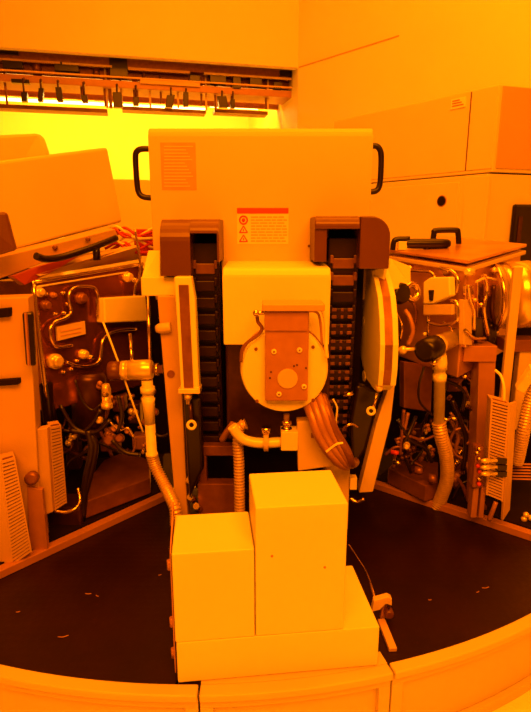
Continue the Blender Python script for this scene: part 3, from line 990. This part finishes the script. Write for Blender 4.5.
# round dark pump body below the panel
MB().steps(P(88, 372, 2.02), P(90, 436, 2.0), [(0, .06), (.1, .068), (.8, .064), (.8, .05), (1, .045)], 24).build('pump_body', 'darkmetal', L)
MB().steps(P(106, 384, 1.95), P(107, 408, 1.95), [(0, .012), (.2, .017), (.8, .017), (.8, .022), (1, .022)], 16).build('regulator', 'brass', L)
# horizontal cylinder reaching to the centre head
a, b = P(109, 371, 1.86), P(163, 369, 1.86)
MB().steps(a, b, [(0, .030), (.02, .034), (.24, .034), (.24, .031)], 24).build('cylinder_cap', 'housing', L)
ab = b - a
MB().steps(a + ab * .24, a + ab * .8, [(0, .035), (.2, .035), (.2, .032), (.24, .032), (.24, .036), (.9, .036), (.95, .033), (1, .033)], 28).build('air_cylinder', 'brass', L)
MB().steps(a + ab * .8, b, [(0, .014), (.3, .014), (.3, .022), (.6, .022), (.6, .016), (1, .016)], 18).build('rod_end', 'steel', L)
MB().steps(P(147, 380, 1.86), P(150, 425, 1.86), [(0, .020), (.15, .020), (.15, .026), (.28, .026), (.28, .020), (.4, .020), (.4, .024), (.5, .022), (1, .018)], 20).build('drop_pipe', 'tube', L)
MB().steps(P(150, 424, 1.86), P(152, 456, 1.86), [(0, .0185), (.9, .0185), (.9, .022), (1, .022)], 20).build('drop_pipe', 'tube', L)
MB().hose(PP([(151.5, 454, 1.86), (156, 468, 1.86), (166, 488, 1.82), (174, 505, 1.76), (176, 516, 1.75), (176, 524, 1.75)]), px(6.5, 1.86), .010).build('ribbed_hose', 'hose', L)
MB().cyl(P(130, 334, 1.95), P(132, 362, 1.87), .006, seg=10).build('sensor_rod', 'steel', L)
MB().cyl(P(148, 296, 1.93), P(150, 360, 1.88), .006, seg=10).build('sensor_rod', 'steel', L)
MB().tube(PP([(103, 322, 1.92), (112, 345, 1.88), (124, 378, 1.86), (143, 432, 1.86)]), .0035).build('thin_wire', 'tube', L)
# white upright frame
mb = MB(); mb.prism(PP([(-60, 300, 1.66), (28, 297, 1.68), (33, 375, 1.68), (38, 470, 1.68), (46, 556, 1.70), (26, 566, 1.69), (-60, 480, 1.66)]), (-.02, .09, 0)); up = mb.build('upright_panel', 'upright', L, .004)
for (x0, y0, x1, y1) in ((-12, 308, 9, 319), (-12, 379, 18, 387)):
    mb = MB(); mb.prism(PP([(x0, y0 + 2), (x1, y0), (x1, y1 - 2), (x0, y1)], 1.655), (0, .03, 0)); mb.build('slot', 'void', up, .003)
q = P(32, 478, 1.665)
MB().steps(q + Vector((0, -.012, 0)), q + Vector((0, .01, 0)), [(0, .010), (0.01, .022), (1, .022)], 20).build('frame_boss', 'brown', up)
mb = MB(); mb.prism(PP([(27, 487), (42, 490), (48, 555), (30, 562)], 1.672), (0, .02, 0)); mb.build('lower_gusset', 'bracket', up, .002)


def cable_duct(par, face, side, n, m_='upright', bot=True):
    """slotted wiring duct: face = four corners of the comb face (tl, tr, br, bl), side = depth vector"""
    tl, tr, br, bl = [Vector(p) for p in face]
    side = Vector(side)
    mb = MB(); mb.prism([tl, tr, br, bl], side * .3)
    mb2 = mb
    o = None
    mb = MB()
    mb.prism([tl + side * .3, tr + side * .3, br + side * .3, bl + side * .3], side * .7)
    o = mb.build('cable_duct', m_, par, .002)
    mb2.bm.free()
    mb = MB()
    mb.prism([tl.lerp(tr, .12) + side * .15, tl.lerp(tr, .88) + side * .15, bl.lerp(br, .88) + side * .15, bl.lerp(br, .12) + side * .15], side * .2); mb.build('duct_cavity', 'brown', o)
    for k in range(n):
        f = (k + .5) / n
        a, b = tl.lerp(bl, f), tr.lerp(br, f)
        e = (bl - tl) / n * .30
        mb = MB(); mb.prism([a - e, b - e, b + e, a + e], side * .25); mb.build('duct_finger', m_, o)
    for (p, q) in ((tl, bl), (tr, br)):
        w = (tr - tl) * .1 * (1 if p is tl else -1)
        mb = MB(); mb.prism([p, p + w, q + w, q], side * .32 + Vector((0, -.004, 0))); mb.build('duct_flange', m_, o)
    return o


cable_duct(L, PP([(1, 461, 1.60), (15, 457, 1.62), (32, 552, 1.62), (12, 566, 1.60)]), (-.03, .05, 0), 30)
mb = MB(); mb.prism(PP([(-40, 466, 1.59), (1, 461, 1.60), (12, 566, 1.60), (-40, 548, 1.59)]), (-.01, .05, 0)); mb.build('duct_side', 'upright', L, .002)
cable_duct(L, PP([(50, 427, 1.73), (61, 425, 1.78), (67, 503, 1.78), (55, 511, 1.73)]), (-.03, .05, 0), 26)
mb = MB(); mb.prism(PP([(36, 430, 1.70), (47, 428, 1.72), (53, 512, 1.72), (42, 516, 1.70)]), (0, .04, 0)); mb.build('duct_side', 'upright', L, .002)
MB().tube(PP([(55, 511, 1.74), (66, 512, 1.74), (76, 508, 1.75), (80, 500, 1.78), (78, 488, 1.8)]), .006).build('conduit_loop', 'steel', L)
for pts, m_, r in (([(45, 392), (52, 410), (50, 430), (58, 442)], 'cable', .012), ([(60, 405), (75, 428), (95, 432), (110, 420)], 'cable', .007), ([(88, 430), (92, 450), (86, 480), (82, 520)], 'cable', .014),
                   ([(70, 430), (88, 434), (96, 445), (92, 470), (84, 500)], 'cable', .010), ([(75, 380), (82, 400), (92, 410), (100, 405)], 'cable', .004), ([(100, 410), (92, 424), (80, 432), (62, 430)], 'cable', .006),
                   ([(110, 422), (120, 430), (128, 428), (134, 438)], 'steel', .004), ([(112, 440), (125, 452), (140, 455)], 'cable', .008), ([(150, 430), (160, 436), (168, 434)], 'cable', .004), ([(118, 395), (122, 415), (118, 432)], 'cable', .008)):
    MB().tube([P(x, y, 1.86) for (x, y) in pts], r).build('loose_cable', m_, L)
for (x, y, r, m_) in ((115, 428, 4, 'bracket'), (122, 424, 2.5, 'steel'), (128, 431, 3, 'bracket'), (100, 420, 4, 'brass'), (52, 387, 3.5, 'steel'), (53, 404, 2.5, 'steel'), (110, 440, 6, 'brown'), (120, 438, 5, 'brown'), (155, 412, 4, 'brown'), (72, 537, 4, 'redband'), (76, 528, 4, 'brown'), (106, 395, 3, 'steel')):
    q = P(x, y, 1.9)
    MB().steps(q, q + Vector((.004, -.03, .01)), [(0, px(r, 1.9)), (.7, px(r, 1.9)), (1, px(r, 1.9) * .6)], 12).build('small_fitting', m_, L)
random.seed(21)
kinds = ['brown', 'brown', 'steel', 'bracket', 'darkmetal', 'brass', 'post']
for i in range(34):
    x, y = random.uniform(66, 152), random.uniform(384, 452)
    if 86 < x < 96 and y < 436:
        continue
    q = P(x, y, random.uniform(1.95, 2.1)); d = Vector((random.uniform(-1, 1), -.6, random.uniform(-1, 1))).normalized()
    k = px(random.uniform(1.6, 4.2), 2.0)
    MB().steps(q - d * k, q + d * k * 2.2, [(0, k), (.35, k), (.35, k * .7), (.6, k * .7), (.6, k * .95), (.8, k * .95), (1, k * .5)], 12).build('small_fitting', random.choice(kinds), L)
for i in range(10):
    x, y = random.uniform(50, 140), random.uniform(395, 430)
    MB().tube([P(x + random.uniform(-6, 6) * j + 7 * j * (1 if i % 2 else -1), y + 16 * j + random.uniform(-6, 6), 2.0 + random.uniform(-.05, .05)) for j in range(4)], random.uniform(.004, .009)).build('loose_cable', random.choice(['cable', 'cable', 'brown', 'darkmetal', 'bracket']), L)
for (x0, y0, x1, y1, m_) in ((112, 396, 124, 412, 'brown'), (128, 404, 140, 424, 'darkmetal'), (100, 440, 118, 452, 'brown'), (66, 436, 78, 470, 'darkmetal'), (132, 436, 146, 450, 'post')):
    mb = MB(); mb.bxp(x0, y0, x1, y1, 2.12, .06); mb.build('control_block', m_, L, .006)
mb = MB(); mb.bxp(48, 508, 82, 545, 1.83, .12); mb.build('valve_manifold', 'darkmetal', L, .01)
mb = MB(); mb.bxp(40, 384, 50, 425, 1.83, .06); mb.build('actuator', 'black', L, .008)

# another module cover farther behind on the left
mb = MB(); mb.slab(PP([(-60, 141, 3.2), (-5, 135, 3.3), (38, 133, 3.4), (44, 137, 3.4), (49, 152, 3.4), (60, 300, 3.4), (-60, 300, 3.2)]), .3)
q = P(0, 300, 3.3)
mb.box((q.x + .03, 3.5, q.z / 2), (.7, .35, q.z))
tag(mb.build('rear_module_cover', 'cab', None, .02, 4), 'pale rounded cover of another module, rising behind the left cover', 'machine cover')

# ------------------------------------------------------------------ right module
R = thing('process_module', 'right steel-boxed machine module with switch box, ribbed hose and pale duct', 'machine', (.9, 2.2, ZR - .006))
ra, rb = REND.copy(), RB_.copy()
rd = (rb - ra).normalized()
ra = ra + rd * .06
rn = Vector((rd.y, -rd.x, 0))
ra, rb = ra + rn * .002, rb + rn * .002
rn = Vector((rd.y, -rd.x, 0))
mb = MB(); mb.prism([Vector((p.x, p.y, zb0)) for p in (ra, rb, rb + rn * .035, ra + rn * .035)], (0, 0, .028)); mb.build('edge_rail', 'rail', R, .002)
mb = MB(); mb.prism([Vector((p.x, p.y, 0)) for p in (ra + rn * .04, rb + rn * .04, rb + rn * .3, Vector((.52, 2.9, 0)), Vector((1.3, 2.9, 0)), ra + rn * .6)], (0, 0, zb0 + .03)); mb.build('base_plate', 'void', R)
mb = MB(); mb.prism([Vector(p) for p in ((.50, 2.6, zb0 + .03), (1.3, 2.35, zb0 + .03), (1.45, 2.9, zb0 + .03), (.50, 2.9, zb0 + .03))], (0, 0, .86)); mb.build('dark_backing', 'void', R)  # dark box behind the fittings, shade given by its colour
t0 = [PZ(x, y, ZR + .10) for (x, y) in ((388, 468), (426, 486), (438, 482), (438, 462), (400, 458))]
mb = MB(); mb.prism(t0, (0, 0, -.07)); mb.build('base_tray', 'brown', R, .004)
# steel box
zt_, Yk = P(467, 263, 1.92).z, 1.92
kA, kL, kR = P(467, 263, 1.92), P(384, 251, 2.3), P(522, 247, 2.25)
kB = kL + kR - kA
dz = Vector((0, 0, -.42))
mb = MB(); mb.prism([kA + dz, kL + dz, kB + dz, kR + dz], (0, 0, .41)); bx_ = mb.build('steel_enclosure', 'steelbox', R, .005)
e1, e2 = (kL - kA).normalized() * .015, (kR - kA).normalized() * .015
mb = MB(); mb.prism([kA - e1 - e2, kL + e1 - e2, kB + e1 + e2, kR + e2 - e1], (0, 0, .012)); mb.build('top_plate', 'steelbox', R, .003)
mb = MB(); mb.prism([kA - e1 - e2 + Vector((0, 0, -.03)), kL + e1 - e2 + Vector((0, 0, -.03)), kB + e1 + e2 + Vector((0, 0, -.03)), kR + e2 - e1 + Vector((0, 0, -.03))], (0, 0, .016)); mb.build('lid_flange', 'beige', R, .003)
fd = (kL - kA).normalized()
fnl = Vector((fd.y, -fd.x, 0))
if fnl.dot(-kA) < 0:
    fnl = -fnl


def RF(x, y, off=0.0):          # on the left (camera) face of the enclosure
    return PV(x, y, kA + fnl * off, fnl)


gd = (kR - kA).normalized()
gnl = Vector((-gd.y, gd.x, 0))
if gnl.dot(-kA) < 0:
    gnl = -gnl


def RG(x, y, off=0.0):
    return PV(x, y, kA + gnl * off, gnl)


# frame posts and inner plates on the right face
for (x0, x1, y0, y1) in ((466, 474, 285, 348), (478, 484, 280, 345), (488, 492, 285, 345), (496, 499, 275, 335)):
    q = [RG(x0, y0, .012), RG(x1, y0, .012), RG(x1, y1, .012), RG(x0, y1, .012)]
    mb = MB(); mb.slab(q, .012); mb.build('face_bar', random.choice(['steel', 'beige', 'steel']), bx_, .002)
for (x, y, r, m_) in ((481, 305, 3, 'steel'), (489, 325, 3, 'brass'), (484, 277, 3, 'brass'), (494, 270, 3, 'brass'), (479, 320, 2.5, 'darkmetal'), (492, 340, 4, 'black'), (486, 345, 5, 'darkmetal'), (475, 300, 2, 'brass')):
    q = RG(x, y, .02); MB().sphere(q, px(r, 2.0), 12).build('face_fitting', m_, bx_)
for (x, y, r, m_) in ((470, 272, 4, 'brass'), (448, 272, 4, 'steel'), (412, 268, 3.5, 'steel'), (458, 280, 3, 'bracket')):
    q = RF(x, y, .0); MB().steps(q - fnl * .01, q + fnl * .02, [(0, px(r, 2)), (.7, px(r, 2)), (1, px(r, 2) * .6)], 14).build('face_fitting', m_, bx_)
MB().tube([RF(x, y, .02) for (x, y) in ((407, 270), (420, 271), (430, 272), (435, 278), (436, 290))], .006).build('handle_tube', 'steel', bx_)
# black grips on the top plate
zt2 = zt_ + .012
LDN = (kL - kA).cross(kR - kA)


def lidz(x, y):                 # height of the lid at a place
    return kA.z + .012 - (LDN.x * (x - kA.x) + LDN.y * (y - kA.y)) / LDN.z


gA, gB = P(404, 245, 2.22), P(450, 245, 2.22)
zt2 = lidz(gA.x, gA.y)
gA.z = gB.z = zt2 + .025
g = MB().steps(gA, gB, [(0, .012), (.06, .018), (.2, .02), (.8, .02), (.94, .018), (1, .012)], 18).build('lid_grip', 'black', R)
MB().cyl(gA.lerp(gB, .5), Vector((gA.lerp(gB, .5).x, gA.y, zt2)), .014, seg=14).build('grip_post', 'black', g)
MB().tube([Vector((gA.x - .045, gA.y, zt2)), Vector((gA.x - .042, gA.y, zt2 + .03)), Vector((gA.x - .03, gA.y, zt2 + .042)), Vector((gA.x + .02, gA.y, zt2 + .044))], .011).build('grip_bracket', 'black', g)
mb = MB(); mb.box((gA.x - .008, gA.y - .005, zt2 + .017), (.035, .02, .034)); mb.build('grip_block', 'white', g, .002)
q = Vector((P(446, 240, 2.34).x, 2.34, 0))
q.z = lidz(q.x, q.y) - .004
MB().tube([q + Vector((-.055, 0, 0)), q + Vector((-.053, 0, .05)), q + Vector((-.045, 0, .06)), q + Vector((.035, 0, .062)), q + Vector((.048, 0, .052)), q + Vector((.056, 0, 0))], .012, 6, 10).build('lid_handle', 'black', R)
# parts near the central head
MB().steps(P(391, 294, 1.97), P(404, 293, 1.92), [(0, .04), (.7, .04), (1, .034)], 22).build('black_motor', 'black', R)
MB().torus(P(412, 292, 1.98), (.5, -1, .2), .028, .012).build('hose_collar', 'steel', R)
MB().tube(PP([(405, 310, 1.95), (410, 318, 1.93), (413, 332, 1.92), (408, 345, 1.92)]), .008).build('air_line', 'bracket', R)
# switch box
q = [RF(423, 282, .07), RF(430, 277.5, .07), RF(449, 277, .07), RF(450, 296, .07), RF(432, 304, .07), RF(423, 304, .07)]
mb = MB(); mb.slab(q, .03); sw = mb.build('switch_box', 'white', R, .005, 3)
q = RF(430, 293, .075)
mb = MB(); mb.slab([RF(428, 290, .076), RF(433, 290, .076), RF(432, 301, .076), RF(429, 301, .076)], .012); mb.build('key_slot', 'black', sw, .003)
mb = MB(); mb.slab([RF(423, 304.5, .065), RF(452, 304.5, .065), RF(452, 315, .065), RF(423, 315, .065)], .02); mb.build('switch_base', 'beige', R, .003)
MB().tube([RF(x, y, .05) for (x, y) in ((451, 300), (457, 303), (458, 314), (455, 322), (440, 325), (428, 322))], .007).build('handle_tube', 'steel', R)
MB().cyl(RF(429, 316, .05), RF(428, 338, .05), .005, seg=8).build('sensor_rod', 'steel', R)
q = RF(425, 334, .05); MB().sphere(q, .008, 10).build('small_fitting', 'tube', R)
# cylinder with a black end cap
a, b = P(427, 350, 1.80), P(474, 328, 2.05)
ab = b - a
MB().steps(a - ab * .06, a + ab * .16, [(0, .028), (.08, .040), (.8, .042), (1, .040)], 28).build('cylinder_cap', 'black', R)
MB().steps(a + ab * .16, b, [(0, .036), (.1, .036), (.1, .031), (.9, .033), (1, .033)], 26).build('air_cylinder', 'brass', R)
MB().sphere(P(403, 350, 1.84), px(4.5, 1.84)).cyl(P(396, 350, 1.84), P(416, 349, 1.82), .006, seg=10).build('rod_end', 'brass', R)
MB().steps(P(440, 354, 1.86), P(439, 425, 1.90), [(0, .022), (.12, .026), (.2, .026), (.2, .020), (.28, .020), (.28, .024), (.36, .024), (.36, .020), (1, .020)], 20).build('drop_pipe', 'tube', R)
MB().hose(PP([(439, 423, 1.90), (441, 435, 1.90), (446, 455, 1.92), (447, 478, 1.96), (441, 498, 2.0), (436, 508, 2.02)]), px(7.5, 1.9), .011).build('ribbed_hose', 'hose', R)
MB().cyl(P(432, 366, 1.80), P(436, 360, 1.80), .009, seg=12).build('small_fitting', 'steel', R)
MB().tube(PP([(424, 367, 1.83), (419, 385, 1.85), (420, 402, 1.88), (432, 415, 1.92)]), .0045).build('loose_cable', 'cable', R)
mb = MB(); mb.slab(PP([(404, 362, 2.05), (433, 366, 2.1), (431, 412, 2.1), (404, 408, 2.05)]), .03); mb.build('rust_panel', 'brown', R, .003)
mb = MB(); mb.slab(PP([(466, 362, 2.02), (478, 360, 2.02), (478, 378, 2.02), (466, 378, 2.02)]), .03); mb.build('rust_panel', 'brown', R, .003)
# column post with cap
mb = MB(); mb.bxp(464, 346, 497, 362, 1.93, .12); mb.build('post_cap', 'bracket', R, .003)
mb = MB(); mb.prism(PP([(479, 361), (496, 361), (492, 455), (487, 512), (473, 512), (476, 450)], 1.94), (0, .08, 0)); mb.build('column_post', 'post', R, .003)
# pale duct with comb slots
cable_duct(R, PP([(491, 399, 1.80), (510, 404, 1.78), (503, 502, 1.78), (486, 495, 1.80)]), (.01, .06, 0), 32)
mb = MB(); mb.prism(PP([(510, 404, 1.78), (517, 402, 1.83), (510, 510, 1.83), (503, 521, 1.78)]), (-.004, .012, 0)); mb.build('duct_side', 'upright', R, .002)
mb = MB(); mb.prism(PP([(486, 496, 1.82), (502, 502, 1.80), (501, 516, 1.80), (486, 505, 1.82)]), (0, .04, 0)); mb.build('duct_mouth', 'void', R)
MB().tube(PP([(495, 370, 1.86), (501, 376, 1.84), (504, 388, 1.82), (504, 402, 1.81)]), .005).build('air_line', 'tube', R)
MB().tube(PP([(496, 502, 1.79), (493, 510, 1.79), (489, 520, 1.80)]), .008).build('ground_strap', 'bracket', R)
for k, y in enumerate((461, 467.5, 474)):
    MB().steps(P(481, y, 1.76), P(497, y - .5, 1.76), [(0, .005), (.2, .009), (.5, .009), (.5, .007), (1, .006)], 12).build('push_fitting', 'brass', R)
    mb = MB(); mb.bxp(497, y - 2, 507, y + 3, 1.772, .01); mb.build('fitting_slot', 'black', R)
mb = MB(); mb.bxp(474, 447, 482, 488, 1.80, .04); mm = mb.build('manifold', 'brown', R, .004)
for y in (449, 453, 459, 466, 472, 479, 484):
    MB().sphere(P(478 + (y * 7 % 5) - 2, y, 1.795), .0085, 10).build('manifold_port', 'steel' if y % 2 else 'redband', mm)
mb = MB(); mb.bxp(472, 488, 478, 518, 1.82, .04); mb.bxp(480, 488, 485, 518, 1.82, .04); mb.build('manifold_foot', 'bracket', R, .003)
# drum on its side with strap
a, b = P(488, 297, 2.1), P(560, 292, 2.1)
dr_ = MB().steps(a, b, [(0, .115), (.03, .13), (.10, .13), (.10, .122), (.22, .122), (.22, .130), (.55, .130), (.55, .122), (1, .122)], 40).build('round_drum', 'drum', R)
MB().torus(a + (b - a) * .03, (b - a), .130, .008, 32).build('drum_rim', 'steel', dr_)
mb = MB(); mb.bxp(506, 267, 515, 430, 1.93, .02); mb.build('strap_plate', 'beige', R, .003)
mb = MB(); mb.bxp(516, 345, 560, 430, 2.06, .04); mb.build('side_panel', 'beige', R, .004)
mb = MB(); mb.bxp(505, 340, 560, 352, 2.05, .1); mb.build('drum_shelf', 'brown', R, .003)
mb = MB(); mb.slab(PP([(516, 390, 1.84), (531, 368, 1.8), (540, 372, 1.8), (524, 394, 1.84)]), .03); mb.build('bright_wedge', 'tube', R, .004)
MB().hose(PP([(536, 385, 1.9), (529, 405, 1.9), (524, 428, 1.9), (520, 448, 1.92), (517, 462, 1.94)]), px(7, 1.9), .011).build('ribbed_hose', 'hose', R)
mb = MB()
for k in range(6):
    y = 464 + k * 3
    mb.cyl(P(512, y, 1.96), P(560, y + 1, 1.98), .004, seg=8)
mb.build('wire_rack', 'bracket', R)
for (x, y) in ((526, 515), (531, 518), (524, 519)):
    MB().sphere(P(x, y, 1.86), .012, 12).build('small_fitting', 'brass', R)
for pts, m_, r in (([(445, 380), (458, 386), (465, 395), (462, 412)], 'cable', .007), ([(452, 400), (460, 420), (466, 440), (463, 470)], 'cable', .010), ([(448, 440), (456, 455), (466, 462), (470, 490)], 'bracket', .004),
                   ([(398, 420), (410, 440), (425, 448), (432, 462)], 'cable', .008), ([(395, 440), (408, 436), (422, 440), (434, 436)], 'brown', .006), ([(400, 455), (402, 432), (404, 410)], 'brown', .007),
                   ([(452, 500), (460, 485), (472, 480)], 'cable', .006), ([(385, 455), (396, 447), (410, 450)], 'brown', .006), ([(455, 430), (464, 428), (472, 436)], 'bracket', .004), ([(456, 388), (465, 378), (474, 384)], 'bracket', .003), ([(450, 470), (462, 485), (468, 500)], 'brown', .008)):
    MB().tube([P(x, y, 2.02) for (x, y) in pts], r).build('loose_cable', m_, R)
for (x, y, r, m_) in ((461, 361, 4.5, 'steel'), (463, 376, 3.5, 'steel'), (449, 362, 5, 'black'), (450, 374, 5, 'black'), (394, 452, 3, 'redband'), (396, 462, 3, 'steel'), (418, 470, 5, 'brown'), (432, 478, 6, 'brown'), (444, 419, 3, 'steel'), (452, 418, 3, 'steel'), (452, 366, 4, 'darkmetal')):
    q = P(x, y, 2.0)
    MB().steps(q + Vector((-.012, 0, 0)), q + Vector((.016, -.012, 0)), [(0, px(r, 1.7)), (.7, px(r, 1.7)), (1, px(r, 1.7) * .6)], 12).build('small_fitting', m_, R)

random.seed(33)
for i in range(40):
    x, y = (random.uniform(448, 476), random.uniform(366, 500)) if i % 2 else (random.uniform(396, 434), random.uniform(415, 460))
    q = P(x, y, random.uniform(2.0, 2.15)); d = Vector((random.uniform(-1, 1), -.6, random.uniform(-1, 1))).normalized()
    k = px(random.uniform(1.4, 3.8), 2.0)
    MB().steps(q - d * k, q + d * k * 2.2, [(0, k), (.35, k), (.35, k * .7), (.6, k * .7), (.6, k * .95), (.8, k * .95), (1, k * .5)], 12).build('small_fitting', random.choice(kinds), R)
for i in range(14):
    x, y = (random.uniform(446, 470), random.uniform(375, 440)) if i % 2 else (random.uniform(396, 430), random.uniform(412, 430))
    MB().tube([P(x + random.uniform(-5, 5) * j + 4 * j * (1 if i % 2 else -1), y + 15 * j + random.uniform(-6, 6), 2.06 + random.uniform(-.05, .05)) for j in range(4)], random.uniform(.003, .008)).build('loose_cable', random.choice(['cable', 'cable', 'brown', 'darkmetal', 'bracket']), R)
for (x0, y0, x1, y1, m_) in ((448, 378, 462, 392, 'brown'), (452, 420, 468, 446, 'darkmetal'), (404, 428, 424, 446, 'darkmetal'), (448, 456, 462, 476, 'brown')):
    mb = MB(); mb.bxp(x0, y0, x1, y1, 2.2, .06); mb.build('control_block', m_, R, .006)
# plumbing and brackets on the right face of the steel enclosure
for (pts, rad, m_) in (([(468, 285), (470, 300), (474, 312), (474, 330)], .006, 'steel'), ([(484, 275), (487, 290), (484, 310), (488, 335)], .007, 'steel'), ([(476, 282), (486, 278), (496, 280)], .005, 'brass'), ([(494, 285), (492, 310), (497, 330)], .008, 'darkmetal'), ([(465, 330), (474, 338), (486, 338)], .006, 'steel')):
    MB().tube([RG(x, y, .035) for (x, y) in pts], rad).build('face_pipe', m_, bx_)
for (x0, y0, x1, y1, m_) in ((464, 300, 472, 345, 'beige'), (486, 296, 492, 318, 'darkmetal'), (476, 318, 483, 340, 'black'), (489, 322, 497, 346, 'black')):
    mb = MB(); mb.slab([RG(x0, y0, .03), RG(x1, y0, .03), RG(x1, y1, .03), RG(x0, y1, .03)], .02); mb.build('face_bracket', m_, bx_, .002)
for (pts, rad, m_) in (([(440, 268), (452, 271), (458, 280), (456, 294)], .006, 'steel'), ([(396, 312), (402, 326), (400, 340)], .006, 'steel'), ([(412, 300), (416, 312), (414, 330)], .006, 'brown'), ([(444, 322), (452, 330), (456, 344)], .005, 'steel')):
    MB().tube([RF(x, y, .03) for (x, y) in pts], rad).build('face_pipe', m_, bx_)

# ------------------------------------------------------------------ light
AMB = (1.0, .195, .001)


def area(name, loc, rot, sx, sy, e, col=AMB):
    l = bpy.data.lights.new(name, 'AREA')
    l.shape = 'RECTANGLE'
    l.size, l.size_y = sx, sy
    l.energy = e
    l.color = col
    o = bpy.data.objects.new(name, l)
    COL.objects.link(o)
    o.location = loc
    o.rotation_euler = rot
    return o


area('front_fill', (0.2, -1.0, 3.5), (math.radians(42), 0, 0), 3.2, 1.6, 320)  # unseen fill above and behind the camera, added to light the machine fronts
area('ceiling_lamp_middle', (0.1, 1.9, 4.1), (0, 0, 0), 3.4, 1.6, 165)
q = (SA + SB) / 2 + SN * 1.6
area('wall_fill_back', (.6, 3.4, 5.2), (math.radians(58), 0, math.radians(-8)), 5.0, 1.5, 400)  # unseen fill, added and tilted to brighten the bulkhead and right wall
area('bay_lamp', (q.x, q.y, ZS + .3), (math.radians(25), 0, math.atan2(SD.y, SD.x)), 6.0, .6, 600, (1.0, .26, .001))
w = bpy.data.worlds.new('world')
SC.world = w
w.use_nodes = True
bg = w.node_tree.nodes['Background']
bg.inputs['Color'].default_value = (*AMB, 1)
bg.inputs['Strength'].default_value = .3

vs = SC.view_settings
vs.view_transform = 'Standard'
vs.look = 'None'
vs.exposure = 0.0
vs.gamma = 1.0
